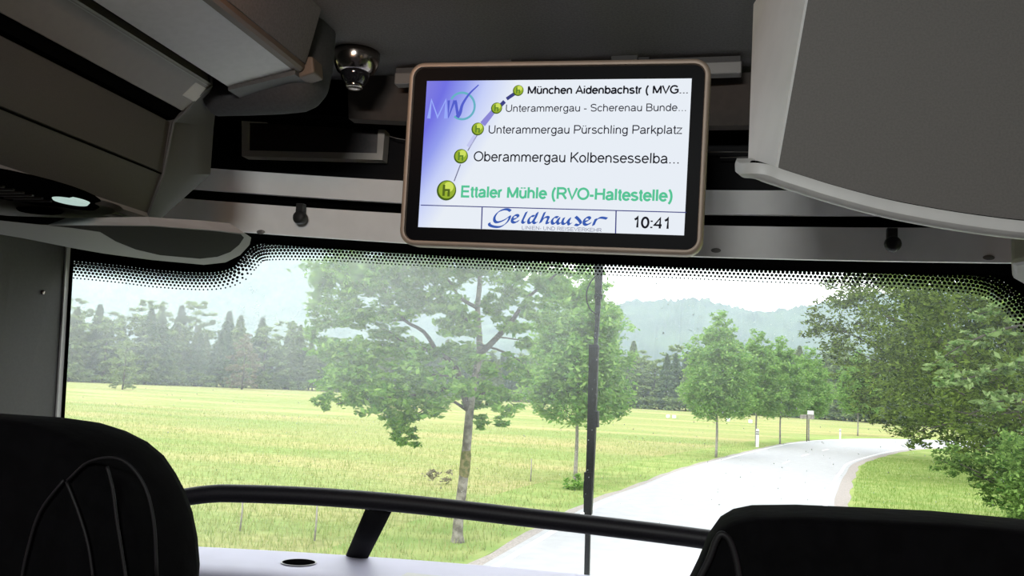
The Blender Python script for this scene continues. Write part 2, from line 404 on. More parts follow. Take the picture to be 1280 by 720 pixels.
# ================================================================== left pillar and corner cover
tag(mesh('trim_8', [(-1.418, 1.42, 2.0), (-1.404, 1.50, 2.0), (-1.388, 1.652+.035, 2.0), (-1.42, 1.70, 2.0),
                  (-1.418, 1.42, 2.85), (-1.404, 1.50, 2.85), (-1.388, 1.628, 2.85), (-1.42, 1.66, 2.85)],
         [(0, 1, 5, 4), (1, 2, 6, 5), (2, 3, 7, 6), (3, 0, 4, 7), (0, 3, 2, 1), (4, 5, 6, 7)], M['trimdark']), kind='structure')
pill = bpy.data.objects['trim_8']
mesh('edge_strip', [(-1.3875, 1.640+.037, 2.0), (-1.3835, 1.640+.037, 2.0), (-1.3835, 1.618, 2.85), (-1.3875, 1.618, 2.85),
                    (-1.3875, 1.655+.037, 2.0), (-1.3835, 1.655+.037, 2.0), (-1.3835, 1.633, 2.85), (-1.3875, 1.633, 2.85)],
     [(0, 1, 2, 3), (4, 7, 6, 5), (0, 4, 5, 1), (1, 5, 6, 2), (2, 6, 7, 3), (3, 7, 4, 0)], M['trimlight'], pill)
c = atY(47, 365, 1.575); 
lathe('screw', [(.0055, 0), (.005, .002), (.001, .003)], M['chrome'], pill, 16, (-1.392, 1.58, c.z), (1, -.2, 0))

vis_out = [(-280, 262), (-20, 279.5), (60, 281), (190, 282), (270, 288), (306, 292), (314, 297), (312, 306), (300, 319), (282, 328), (255, 331), (190, 325), (130, 317), (90, 310), (30, 298), (-280, 246)]
vis_in = [(60, 282), (80, 282), (190, 283), (267, 288.8), (301, 292.8), (305, 297), (299, 306), (288, 315), (272, 321), (250, 323.5), (200, 319), (170, 312), (145, 302), (125, 290), (90, 285), (75, 283.5)]
ro = [atZ(px, py, 2.700) for px, py in vis_out]; ri = [atZ(px, py, 2.6995) for px, py in vis_in]
rc_ = sum(ro, Vector())/len(ro); r2 = [p+(rc_-p).normalized()*.03+Vector((0, 0, .016)) for p in ro]
for r_ in (ro, r2, ri):
    for v in r_: v.y = min(v.y, wy(v.x, v.z, .012))
vr = tag(loft('corner_cover', [ro, ri], mat('lit_cover_rim', (.27, .265, .26), .7, spec=.2), cap=False), 'grey rounded cover panel in the upper left corner of the windscreen', 'cover panel')  # rim painted lighter for the light from the windscreen
bm = bmesh.new(); bm.faces.new([bm.verts.new(v) for v in ri]); frombm('shaded_underside', bm, mat('shaded_cover_face', (.022, .021, .021), .95, spec=.05), vr)  # flat underside of the same cover, its shade painted dark
bm = bmesh.new(); bm.faces.new([bm.verts.new(v) for v in r2]); frombm('cover_top', bm, M['trimdark'], vr); cs_ = loft('cover_side', [r2, ro], [bpy.data.materials['shaded_cover_face'], bpy.data.materials['lit_cover_rim']], vr, cap=False)
for p_ in cs_.data.polygons: p_.material_index = 1 if (p_.center.y > wy(p_.center.x, p_.center.z, .09) or p_.center.x > -.90) else 0  # lit tone painted on faces near the glass, shaded tone elsewhere
autosmooth(vr, 50)
# right mirrored corner piece
ro = [Vector((x, y, z)) for x, y, z in [(.45, 1.52, 2.735), (.475, 1.60, 2.722), (.52, 1.66, 2.715), (.60, 1.70, 2.70), (.93, 1.62, 2.69), (.93, 1.40, 2.69), (.50, 1.40, 2.735)]]
for v in ro: v.y = min(v.y, wy(v.x, v.z, .02))
tag(loft('corner_cover', [[v+Vector((0, 0, .06)) for v in ro], ro], M['trimmid'], bev=.008), 'grey corner cover at the right edge of the windscreen, mostly out of view', 'cover panel')

# ================================================================== left overhead locker
A = [(-.824, 2.971), (-.850, 2.952), (-.870, 2.926), (-.888, 2.911), (-.898, 2.822), (-.920, 2.752)]
YS, YE = -2.6, 1.25
lk = empty('overhead_locker', (-1.15, -.6, 2.75), 'long dark grey overhead luggage locker along the left side of the roof', 'luggage locker')
def P(o): return keep(o, lk)
P(prism_y('body', [(-.90, 2.911), (-.898+0.012, 2.911), (-.8985, 2.822), (-.920, 2.752), (-1.418, 2.745), (-1.418, 3.098), (-.90, 3.098)][0:0] or
          [(-.892, 2.910), (-.8985, 2.8235), (-.920, 2.752), (-1.415, 2.745), (-1.415, 3.095), (-.90, 3.095), (-.90, 2.912)], YS, YE, M['locker']))
P(prism_y('upper_band', [(-.824, 2.971), (-.838, 2.958), (-.856, 2.940), (-.868, 2.928), (-.90, 2.94), (-.90, 2.99), (-.830, 2.99)], YS, YE, M['lockerband']))
P(prism_y('band_edge', [(-.822, 2.974), (-.8255, 2.9695), (-.832, 2.9645), (-.836, 2.972)], YS, YE, M['trimmid']))
P(prism_y('shadow_gap', [(-.872, 2.93), (-.884, 2.915), (-.90, 2.915), (-.90, 2.93)], YS, YE, M['void']))
P(prism_y('hatch_seam', [(-.8965, 2.8237), (-.8969, 2.8217), (-.905, 2.8217), (-.905, 2.8237)], YS, YE-.002, M['void']))
# hatch covers lie in front of the body, with grooves between them
def onface(t_, y):   # t 0 = top of lower face, 1 = seam
    return (-.890+(-.8965+.890)*t_, y, 2.908+(2.8245-2.908)*t_)
for (ya, yb2) in ((-1.2, -.2), (-.19, 1.235)):
    P(mesh('hatch', [(-.889, ya, 2.909), (-.889, yb2, 2.909), (-.8960, yb2, 2.8250), (-.8960, ya, 2.8250), (-.899, ya, 2.909), (-.899, yb2, 2.909), (-.905, yb2, 2.825), (-.905, ya, 2.825)],
           [(0, 1, 2, 3), (4, 7, 6, 5), (0, 4, 5, 1), (1, 5, 6, 2), (2, 6, 7, 3), (3, 7, 4, 0)], M['locker']))
P(prism_y('lower_lip', [(-.917, 2.757), (-.914, 2.7495), (-.922, 2.744), (-.935, 2.747)], YS, YE, M['trimmid']))
# the end cap
YE2 = 1.38
B = [atY(px, py, YE2) for px, py in [(272, 112), (270, 128), (269, 142), (267, 160), (263, 218), (199, 275)]]
ringA = [Vector((x, YE, z)) for x, z in A]+[Vector((-1.41, YE, 2.752)), Vector((-1.41, YE, 3.09)), Vector((-.83, YE, 3.09))]
ringB = B+[Vector((-1.40, YE2, 2.757)), Vector((-1.40, YE2, 3.09)), Vector((-.80, YE2, 3.09))]
ringM = [(a+b2)/2 for a, b2 in zip(ringA, ringB)]
for i, v in enumerate(ringM[:6]): v.x += .006
P(autosmooth(loft('end_cap', [ringA, ringM, ringB], M['locker']), 30))
# narrow raised rib where band and cap meet
P(tube('cap_rib', [Vector((x+.003, YE+.001, z)) for x, z in A], .0022, M['trimdark'], seg=8))
P(prism_y('band_corner', [(-.8285, 2.9665), (-.8515, 2.9435), (-.856, 2.948), (-.833, 2.971)], YE-.032, YE+.004, M['lockerpale'], bev=.002))
# underside: passenger service panel
P(box('service_panel', -1.40, -.935, .2, 1.22, 2.736, 2.7452, M['trimmid'], bev=.004))
def ondisk(name, px, py, rx, ry, z, m, h=.004, seg=28):
    c = atZ(px, py, z); bm = bmesh.new(); lo_, hi = [], []
    for k in range(seg):
        a = 2*math.pi*k/seg; lo_.append(bm.verts.new((c.x+rx*math.cos(a), c.y+ry*math.sin(a), z))); hi.append(bm.verts.new((c.x+rx*1.12*math.cos(a), c.y+ry*1.12*math.sin(a), z+h)))
    bm.faces.new(lo_); bm.faces.new(list(reversed(hi)))
    for k in range(seg): bm.faces.new((lo_[k], lo_[(k+1) % seg], hi[(k+1) % seg], hi[k]))
    return P(frombm(name, bm, m))
ondisk('light_bezel', 62, 257, .095, .075, 2.7335, M['trimmid'])
ondisk('reading_light_ring', 88, 256, .030, .040, 2.7300, M['void'])
ondisk('air_nozzle', 50, 265, .034, .022, 2.7300, M['void'])
ondisk('speaker_grille', 12, 236, .085, .12, 2.7320, M['void'])
ondisk('speaker_trim', 12, 232, .060, .085, 2.7300, M['void'])
M['lampglass'] = mat('frosted_lamp_glass', (.5, .6, .58), .25, emit=(.75, 1, .92), estr=.55)
ondisk('lamp_lens', 88, 253, .019, .026, 2.7280, M['lampglass'])
for k in range(9):
    y_ = atZ(12, 236, 2.73).y-.07+k*.017
    P(box('grille_slat', atZ(8, 236, 2.73).x-.05, atZ(8, 236, 2.73).x+.012, y_, y_+.004, 2.7275, 2.731, M['black']))
P(mesh('lit_edge_sliver', [tuple(atZ(95, 277.5, 2.738)), tuple(atZ(190, 279, 2.738)), tuple(atZ(186, 275, 2.738)), tuple(atZ(140, 276, 2.738))]+[tuple(atZ(95, 277.5, 2.738)+Vector((0, 0, .004))), tuple(atZ(190, 279, 2.738)+Vector((0, 0, .004))), tuple(atZ(186, 275, 2.738)+Vector((0, 0, .004))), tuple(atZ(140, 276, 2.738)+Vector((0, 0, .004)))],
       [(0, 1, 2, 3), (7, 6, 5, 4), (0, 4, 5, 1), (1, 5, 6, 2), (2, 6, 7, 3), (3, 7, 4, 0)], M['trimlight']))  # pale sliver painted in where the lower edge catches light

# lit ceiling side panel, its edge, dark groove and the rounded cross duct
cp = empty('ceiling_panel', (-.73, -.6, 2.98), 'smooth grey ceiling panel beside the left locker, catching soft light', 'ceiling panel')
keep(prism_y('panel', [(-.790, 2.968), (-.674, 2.993), (-.674, 3.098), (-.790, 3.098)], YS, YE, M['panelgrey']), cp)
keep(prism_y('edge_moulding', [(-.676, 2.9915), (-.666, 2.9935), (-.662, 2.998), (-.662, 3.006), (-.676, 3.006)], YS, YE+.01, M['brownlight']), cp)
keep(prism_y('side_face', [(-.676, 3.006), (-.660, 3.006), (-.640, 3.098), (-.676, 3.098)], YS, YE+.01, M['ceil']), cp)
keep(prism_y('groove', [(-.819, 2.985), (-.790, 2.978), (-.790, 3.098), (-.819, 3.098)], YS, YE+.01, M['void']), cp)
duct = empty('roof_duct', (-.75, 1.4, 3.0), 'dark grey rounded duct crossing under the roof behind the locker end', 'duct')
rings = []
for x, zb_, ry in [(-.86, 2.946, .048), (-.80, 2.946, .050), (-.74, 2.947, .052), (-.70, 2.950, .052), (-.682, 2.957, .050), (-.668, 2.970, .044), (-.659, 2.995, .034), (-.656, 3.04, .022)]:
    rings.append([(x, 1.325+ry*math.cos(a), (zb_+.045+.045*math.sin(a)) if math.sin(a) <= .01 else 3.098) for a in [math.radians(d) for d in list(range(180, 361, 15))+[8, 172]]])
keep(autosmooth(loft('duct_body', rings, M['ductdark']), 50), duct)
keep(prism_y('duct_flange', [(-.79, 2.962), (-.672, 2.985), (-.672, 3.0), (-.79, 2.98)], YE, YE+.055, M['trimdark']), duct)
keep(prism_y('duct_end', [(-.674, 2.984), (-.645, 2.992), (-.650, 3.020), (-.674, 3.020)], YE+.012, YE+.05, M['brownlight'], bev=.004), duct)

# ================================================================== destination display
dd = empty('destination_display', atW(392, 172, .16), 'wide unlit dark display with a thin grey frame, left of the screen', 'display')
def atP(px, py, off): return atW(px, py, off)
q = [atP(302, 145, .105), atP(482, 150, .105), atP(478, 200, .105), atP(302, 195, .105)]
i4 = [atP(310.5, 152.5, .105), atP(473, 156.5, .105), atP(471, 191.5, .105), atP(310, 188, .105)]
bk = [v+Vector((0, .028, 0)) for v in q]; ib = [v+Vector((0, .006, 0)) for v in i4]
keep(mesh('display_frame', q+i4+bk+ib, [(0, 1, 5, 4), (1, 2, 6, 5), (2, 3, 7, 6), (3, 0, 4, 7), (0, 8, 9, 1), (1, 9, 10, 2), (2, 10, 11, 3), (3, 11, 8, 0), (4, 5, 13, 12), (5, 6, 14, 13), (6, 7, 15, 14), (7, 4, 12, 15), (8, 11, 10, 9)], M['bezel']), dd)
keep(mesh('display_panel', [v+Vector((0, .001, 0)) for v in ib]+[v+Vector((0, .01, 0)) for v in ib], [(0, 1, 2, 3), (7, 6, 5, 4), (0, 4, 5, 1), (1, 5, 6, 2), (2, 6, 7, 3), (3, 7, 4, 0)], M['led']), dd)
# thin cables in the dark recess
for i, pts in enumerate([[(884, 190), (905, 190), (940, 190)], [(900, 197), (925, 196.5), (945, 196)]]):
    tag(tube('cable', [atP(px, py, .10) for px, py in pts], .0012, M['metalgrey'], seg=8), ['upper thin grey cable in the dark recess right of the screen', 'lower thin grey cable in the dark recess right of the screen'][i], 'cable', 'cables in the roof recess')
tag(tube('cable', [atP(px, py, .10) for px, py in [(486, 170), (496, 173), (508, 175)]], .0010, M['metalgrey'], seg=8), 'thin grey cable between the dark display and the screen', 'cable')

# ================================================================== ceiling dome camera
c = atZ(446, 66, 3.10); dm = empty('dome_camera', c, 'small chrome dome camera on the dark ceiling left of the screen', 'camera')
lathe('collar', [(.043, 0), (.043, -.010), (.041, -.022), (.034, -.036), (.026, -.040), (.020, -.040)], M['chrome'], dm, 40)
lathe('dome', [(.027, -.034)]+[(.027*math.cos(a), -.040-.026*math.sin(a)) for a in [k*math.pi/2/9 for k in range(9)]]+[(.0005, -.066)], M['lens'], dm, 40)
lathe('lens_ring', [(.015, -.060), (.017, -.062), (.0165, -.066), (.013, -.068), (.010, -.066)], M['chrome'], dm, 32)

# ================================================================== passenger screen
MR = Euler((math.radians(4.11), math.radians(1.35), math.radians(-.31)), 'XYZ')
sc_ = 1.28/1.4391; MC = EYE+(Vector((-.284, 1.4391, 2.8983))-EYE)*sc_; MW = .46*sc_; MH = MW/1.7707
cz, sz_ = math.cos(math.radians(-.31)), math.sin(math.radians(-.31)); cx, sx = math.cos(math.radians(4.11)), math.sin(math.radians(4.11)); cy2, sy2 = math.cos(math.radians(1.35)), math.sin(math.radians(1.35))
RM = Matrix(((cz, -sz_, 0), (sz_, cz, 0), (0, 0, 1))) @ Matrix(((1, 0, 0), (0, cx, -sx), (0, sx, cx))) @ Matrix(((cy2, 0, sy2), (0, 1, 0), (-sy2, 0, cy2)))
mon = empty('passenger_screen', MC, 'flat screen in a bronze frame hanging from the ceiling, listing bus stops and the time', 'screen')
mon.matrix_world = Matrix.Translation(MC) @ RM.to_4x4(); bpy.context.view_layer.update()
MI = RM.transposed()
def loc(px, py):                       # where on the screen's own surface a mark sits (x right, z up)
    d = ray(px, py); nrm = RM @ Vector((0, 1, 0)); t_ = (MC-EYE).dot(nrm)/d.dot(nrm)
    v = MI @ (EYE+d*t_-MC); return v.x, v.z
def rrect(x0, x1, z0, z1, r_, y, k=8):
    out = []
    for cx_, cz_, a0 in ((x1-r_, z1-r_, 0), (x0+r_, z1-r_, 90), (x0+r_, z0+r_, 180), (x1-r_, z0+r_, 270)):
        for i in range(k+1):
            a = math.radians(a0+90*i/k); out.append((cx_+r_*math.cos(a), y, cz_+r_*math.sin(a)))
    return out
ax0 = (loc(513, 88)[0]+loc(501, 300)[0])/2; ax1 = (loc(887, 80)[0]+loc(880, 318)[0])/2
az1 = (loc(545, 79.5)[1]+loc(860, 74.5)[1])/2; az0 = (loc(520, 306)[1]+loc(860, 321)[1])/2
gi = .0085
rings = [rrect(ax0+.004, ax1-.004, az0+.004, az1-.004, .020, .034), rrect(ax0, ax1, az0, az1, .024, .028), rrect(ax0, ax1, az0, az1, .024, -.004),
         rrect(ax0+.0015, ax1-.0015, az0+.0015, az1-.0015, .0235, -.007), rrect(ax0+.004, ax1-.004, az0+.004, az1-.004, .021, -.0085),
         rrect(ax0+gi-.001, ax1-gi+.001, az0+gi-.001, az1-gi+.001, .017, -.0075), rrect(ax0+gi, ax1-gi, az0+gi, az1-gi, .016, -.002)]
autosmooth(loft('screen_frame', rings, M['frame'], mon, cap=False), 50)
bm = bmesh.new(); bm.faces.new([bm.verts.new(v) for v in rings[0]]); frombm('back_cover', bm, M['black'], mon)
bm = bmesh.new(); bm.faces.new([bm.verts.new(v) for v in rrect(ax0+gi, ax1-gi, az0+gi, az1-gi, .016, -.0022)]); frombm('black_bezel', bm, M['gloss'], mon)
# the lit panel: white with a violet corner fading out
pm = bpy.data.materials.new('lit_panel'); pm.use_nodes = True; nt = pm.node_tree; nt.nodes.clear(); N = nt.nodes.new; L = nt.links.new
o_ = N('ShaderNodeOutputMaterial'); em = N('ShaderNodeEmission'); em.inputs['Strength'].default_value = 1.0
t = N('ShaderNodeTexCoord'); sx_ = N('ShaderNodeSeparateXYZ'); L(t.outputs['Object'], sx_.inputs[0])
def mth(op, a, b=None, c=None):
    n_ = N('ShaderNodeMath'); n_.operation = op
    for i, v in enumerate((a, b, c)):
        if v is None: continue
        if isinstance(v, (int, float)): n_.inputs[i].default_value = v
        else: L(v, n_.inputs[i])
    return n_.outputs[0]
X, Z = sx_.outputs['X'], sx_.outputs['Z']
# distance from a curve running from the upper middle down the left edge
u_ = mth('MULTIPLY_ADD', X, 1/MW, .5); v_ = mth('MULTIPLY_ADD', Z, -1/MH, .5)
bend = mth('MULTIPLY_ADD', mth('POWER', mth('ABSOLUTE', v_), 1.25), .30, u_)
n_ = N('ShaderNodeValToRGB'); L(bend, n_.inputs['Fac'])
for e in n_.color_ramp.elements[:1]: pass
el = n_.color_ramp.elements; el[0].position = 0; el[0].color = (*srgb(128, 126, 222), 1); el[1].position = .36; el[1].color = (*srgb(232, 238, 246), 1)
for p_, c_ in ((.08, (112, 112, 226)), (.16, (148, 158, 238)), (.24, (198, 208, 248))):
    e = el.new(p_); e.color = (*srgb(*c_), 1)
L(n_.outputs['Color'], em.inputs['Color']); L(em.outputs[0], o_.inputs['Surface'])
dp = mesh('display_panel', [(-MW/2, -.0028, -MH/2), (MW/2, -.0028, -MH/2), (MW/2, -.0028, MH/2), (-MW/2, -.0028, MH/2)], [(0, 1, 2, 3)], pm, mon)
E1 = {k: emi('glow_'+k, srgb(*v)) for k, v in dict(black=(22, 22, 30), grey=(38, 38, 48), green=(88, 196, 150), navy=(62, 66, 130), blue=(58, 92, 176), slate=(120, 122, 150),
      violet=(140, 136, 214), teal=(96, 176, 200), mvv=(152, 170, 250), mvv2=(84, 96, 204), ball=(150, 176, 52), ballhi=(206, 224, 96), ballrim=(70, 96, 26), ballh=(84, 104, 34), letter=(96, 134, 48), faint=(130, 134, 142)).items()}
YT = -.0036
def flat(name, V2, Fc, m, y=YT, label=None):
    o = mesh(name, [(x, y, z) for x, z in V2], Fc, m, dp)
    if label: o['label'] = label
    return o
# a plain sans-serif drawn in strokes: per glyph its advance and its pen paths (units: capital height 100)
def arc(cx_, cy_, rx, ry, a0, a1, n_=10): return [(cx_+rx*math.cos(math.radians(a0+(a1-a0)*i/n_)), cy_+ry*math.sin(math.radians(a0+(a1-a0)*i/n_))) for i in range(n_+1)]
XH = 72; o_ring = arc(39, 36, 29, 32, 90, 450, 20)
def bowl(x): return arc(x, 36, 27, 32, 90, 450, 20)
ARCH = [(13, 0), (13, 68)], [(13, 40)]+arc(38, 42, 25, 26, 170, 0, 9)+[(63, 0)]
GL = {
 'M': (116, [[(14, 0), (14, 95)], [(14, 97), (58, 6)], [(58, 6), (102, 97)], [(102, 95), (102, 0)]]), 'N': (101, [[(14, 0), (14, 96)], [(14, 96), (86, 4)], [(86, 4), (86, 100)]]),
 'U': (101, [[(14, 100), (14, 36)]+arc(50, 36, 36, 32, 180, 360, 12)+[(86, 100)]]), 'A': (93, [[(5, 0), (46, 96), (88, 0)], [(20, 32), (73, 32)]]), 'V': (93, [[(5, 100), (46, 4), (88, 100)]]),
 'G': (109, [arc(56, 50, 46, 46, 40, 300, 20)+[(96, 20), (96, 48), (58, 48)]]), 'S': (93, [arc(46, 73, 34, 23, 25, 200, 12)+[(20, 58), (50, 50), (76, 42)]+arc(46, 27, 35, 23, 30, -160, 14)]),
 'B': (93, [[(14, 4), (14, 96), (50, 96)]+arc(50, 74, 27, 22, 90, -90, 10)+[(14, 52)], [(50, 52)]+arc(52, 28, 31, 24, 90, -90, 10)+[(14, 4)]]),
 'P': (93, [[(14, 0), (14, 96), (52, 96)]+arc(54, 70, 30, 26, 90, -90, 12)+[(14, 44)]]), 'R': (101, [[(14, 0), (14, 96), (54, 96)]+arc(56, 72, 30, 24, 90, -90, 12)+[(14, 48)], [(52, 48), (68, 34), (92, 0)]]),
 'O': (109, [arc(54, 50, 46, 46, 90, 450, 26)]), 'K': (93, [[(14, 0), (14, 100)], [(84, 100), (14, 34)], [(38, 56), (88, 0)]]), 'E': (93, [[(84, 96), (14, 96), (14, 4), (86, 4)], [(14, 52), (80, 52)]]),
 'H': (101, [[(14, 0), (14, 100)], [(86, 0), (86, 100)], [(14, 52), (86, 52)]]), 'D': (101, [[(14, 4), (14, 96), (46, 96)]+arc(46, 50, 43, 46, 90, -90, 14)+[(14, 4)]]),
 'L': (78, [[(14, 100), (14, 4), (72, 4)]]), 'I': (39, [[(19, 0), (19, 100)]]),
 'n': (78, list(ARCH)), 'h': (78, [[(13, 0), (13, 100)], ARCH[1]]), 'm': (116, [[(13, 0), (13, 68)], [(13, 40)]+arc(35, 42, 22, 26, 170, 0, 9)+[(57, 0)], [(57, 40)]+arc(80, 42, 22, 26, 170, 0, 9)+[(102, 0)]]),
 'u': (78, [[(64, 72), (64, 0)], [(13, 72), (13, 30)]+arc(38, 30, 25, 26, 190, 355, 9)]), 'ü': (78, [[(64, 72), (64, 0)], [(13, 72), (13, 30)]+arc(38, 30, 25, 26, 190, 355, 9), [(25, 86), (25, 97)], [(52, 86), (52, 97)]]),
 'c': (70, [arc(38, 36, 29, 32, 40, 320, 16)]), 'e': (78, [[(11, 38), (68, 38)]+arc(39, 36, 29, 32, 5, 325, 18)]), 'i': (31, [[(15, 0), (15, 72)], [(15, 88), (15, 100)]]), 'l': (31, [[(15, 0), (15, 100)]]),
 'd': (78, [bowl(37), [(65, 0), (65, 100)]]), 'b': (78, [bowl(41), [(13, 0), (13, 100)]]), 'p': (78, [bowl(41), [(13, -27), (13, 72)]]),
 'g': (78, [bowl(37), [(64, 72), (64, -2)]+arc(38, -4, 26, 20, 0, -160, 9)]), 'a': (78, [arc(37, 50, 24, 19, 165, 20, 8)+[(62, 46), (62, 14), (68, 0)], [(62, 42), (34, 36)]+arc(30, 20, 20, 16, 100, 290, 9)+[(50, 8), (62, 22)]]),
 's': (70, [arc(34, 52, 24, 16, 30, 200, 9)+[(24, 40), (46, 34)]+arc(34, 20, 26, 16, 40, -165, 10)]), 't': (39, [[(20, 94), (20, 16)]+arc(30, 14, 10, 11, 180, 270, 4)+[(37, 3)], [(3, 69), (36, 69)]]),
 'r': (47, [[(13, 0), (13, 72)], [(13, 40)]+arc(34, 42, 21, 26, 170, 75, 6)]), 'k': (70, [[(13, 0), (13, 100)], [(60, 72), (13, 26)], [(31, 42), (66, 0)]]), 'z': (70, [[(6, 68), (62, 68), (6, 4), (66, 4)]]), 'o': (78, [o_ring]),
 '(': (47, [arc(66, 38, 52, 76, 125, 235, 12)]), ')': (47, [arc(-20, 38, 52, 76, 55, -55, 12)]), '.': (39, [[(19, 0), (19, 11)]]), '-': (47, [[(5, 34), (41, 34)]]), ':': (39, [[(19, 0), (19, 13)], [(19, 58), (19, 71)]]),
 '1': (78, [[(20, 74), (38, 84), (48, 100), (48, 0)]]), '0': (78, [arc(39, 50, 29, 46, 90, 450, 22)]), '4': (78, [[(56, 0), (56, 97), (6, 30), (72, 30)]]), ' ': (39, [])}
def text(s, p0, p1, hpx, m, bold=0, name='caption', label=None, shear=0):
    """s between baseline points p0 and p1 (photo pixels), capital height hpx, pen weight from bold"""
    a = Vector(loc(*p0)); b2 = Vector(loc(*p1)); top = Vector(loc(p0[0], p0[1]-hpx)); H_ = (top-a).length/100; d = (b2-a).normalized(); up = Vector((-d.y, d.x))
    adv = sum(GL[c][0] for c in s)-18; sx2 = (b2-a).length/adv; hw = 6.5 if bold < .01 else 10.2; hwx = hw*H_
    V = []; Fc = []; x = -9
    for ch in s:
        w_, paths = GL[ch]
        for pth in paths:
            pts = [Vector(((x+u)*sx2, v*H_)) for u, v in pth]; K = len(pts); k0 = len(V); closed = (pts[0]-pts[-1]).length < 1e-6 and K > 4
            for i, p in enumerate(pts):
                if closed: t0 = (p-pts[(i-1) % (K-1)]) if i else (p-pts[K-2]); t1 = (pts[(i+1) % (K-1)]-p) if i < K-1 else (pts[1]-p)
                else: t0 = p-pts[i-1] if i else pts[1]-p; t1 = pts[i+1]-p if i < K-1 else t0
                t0 = t0.normalized() if t0.length > 1e-9 else t1.normalized(); t1 = t1.normalized() if t1.length > 1e-9 else t0
                n0 = Vector((-t0.y, t0.x)); n1 = Vector((-t1.y, t1.x)); nn = n0+n1
                nn = nn.normalized()*min(1.6, 1/max(.35, nn.normalized().dot(n0))) if nn.length > 1e-4 else n0
                for q in (p+nn*hwx, p-nn*hwx): V.append((a.x+d.x*q.x+up.x*q.y, a.y+d.y*q.x+up.y*q.y))
                if i: k = k0+2*i; Fc.append((k-2, k, k+1, k-1))
        x += w_
    return flat(name, V, Fc, m, YT, label)
text('München Aidenbachstr ( MVG...', (660.5, 118), (860, 117.5), 9.5, E1['black'], .022, label='bold black top line of the stop list')
text('Unterammergau - Scherenau Bunde...', (633, 140.5), (858, 139.5), 9.0, E1['grey'], .003, label='dark second line of the stop list')
text('Unterammergau Pürschling Parkplatz', (611.5, 167.5), (852, 168), 10.2, E1['grey'], .004, label='dark third line of the stop list')
text('Oberammergau Kolbensesselba...', (593.5, 202), (849, 205), 12.2, E1['black'], .004, label='dark fourth line of the stop list')
text('Ettaler Mühle (RVO-Haltestelle)', (577.5, 246.5), (840, 252), 13.5, E1['green'], .022, label='bold green name of the next stop')
text('10:41', (791.5, 284.5), (837.5, 286.5), 13.2, E1['black'], .022, name='clock', label='bold black time of day')
text('LINIEN- UND REISEVERKEHR', (653, 287.0), (752, 290.2), 4.4, E1['slate'], 0, label='tiny grey caption under the blue script name')
def stroke(pts, wpx, m, name='line', nib=None, n=1, taper=None, label=None, y=YT):
    P_ = [Vector((*loc(*p), 0)) for p in pts]
    if n > 1: P_ = smoothpath(P_, n)
    s_ = (Vector(loc(701, 200))-Vector(loc(700, 200))).length; V = []; Fc = []; K = len(P_)
    for i, p in enumerate(P_):
        d = (P_[min(i+1, K-1)]-P_[max(i-1, 0)]).normalized()
        nn = Vector((-d.y, d.x, 0)) if nib is None else Vector((math.cos(nib), math.sin(nib), 0))
        wv = (wpx if taper is None else wpx*(taper[0]+(taper[1]-taper[0])*i/(K-1)))*s_/2
        if nib is not None: q = nn*wv; e = Vector((-d.y, d.x, 0))*s_*.45; q = q if abs(q.dot(e)) < 1e-12 or q.dot(e) > 0 else -q; q = q+e
        else: q = nn*wv
        V += [(p.x+q.x, p.y+q.y), (p.x-q.x, p.y-q.y)]
        if i: Fc.append((2*i-2, 2*i, 2*i+1, 2*i-1))
    return flat(name, V, Fc, m, y, label)
stroke([(526.8, 256.8), (857.8, 266)], 1.2, E1['navy'], 'rule_line')
stroke([(603.5, 259), (602.5, 286.5)], 1.5, E1['navy'], 'rule_line')
stroke([(770.5, 263.6), (769.8, 292)], 1.5, E1['navy'], 'rule_line')
# the operator's script name, drawn with a broad nib (crop coordinates: x/4.923+600, y/4.933+255)
def cc(L_): return [(x/4.923+600, y/4.933+255) for x, y in L_]
NB = math.radians(38); nb = []
script = [[(192, 46), (176, 36), (150, 36), (118, 50), (96, 76), (92, 100), (104, 114), (130, 110), (160, 96), (186, 78), (180, 100), (160, 124), (128, 142), (92, 142), (64, 132), (60, 118)],
          [(200, 98), (222, 92), (238, 80), (232, 70), (214, 74), (202, 92), (202, 110), (218, 116), (244, 104)],
          [(290, 50), (276, 80), (264, 108), (272, 118), (284, 112)],
          [(338, 76), (318, 78), (302, 100), (304, 118), (322, 114), (342, 86), (356, 56), (346, 84), (332, 112), (344, 120), (354, 112)],
          [(402, 52), (388, 84), (374, 118), (390, 94), (410, 82), (424, 86), (416, 106), (414, 120), (430, 116)],
          [(484, 84), (462, 84), (446, 104), (450, 122), (468, 118), (490, 88), (480, 112), (486, 124), (500, 118)],
          [(520, 86), (510, 110), (514, 124), (532, 120), (556, 90), (546, 114), (552, 128), (566, 118)],
          [(590, 80), (604, 92), (616, 106), (622, 120), (608, 132), (586, 128)],
          [(640, 112), (662, 106), (678, 94), (672, 84), (654, 88), (642, 106), (644, 124), (660, 130), (686, 118)],
          [(716, 92), (704, 118), (700, 134), (712, 108), (732, 90), (752, 86), (784, 92)]]
for k, Ls in enumerate(script):
    o = stroke(cc(Ls), 3.0, E1['blue'], 'script_letter', NB, 6, label=('large blue script initial' if k == 0 else None))
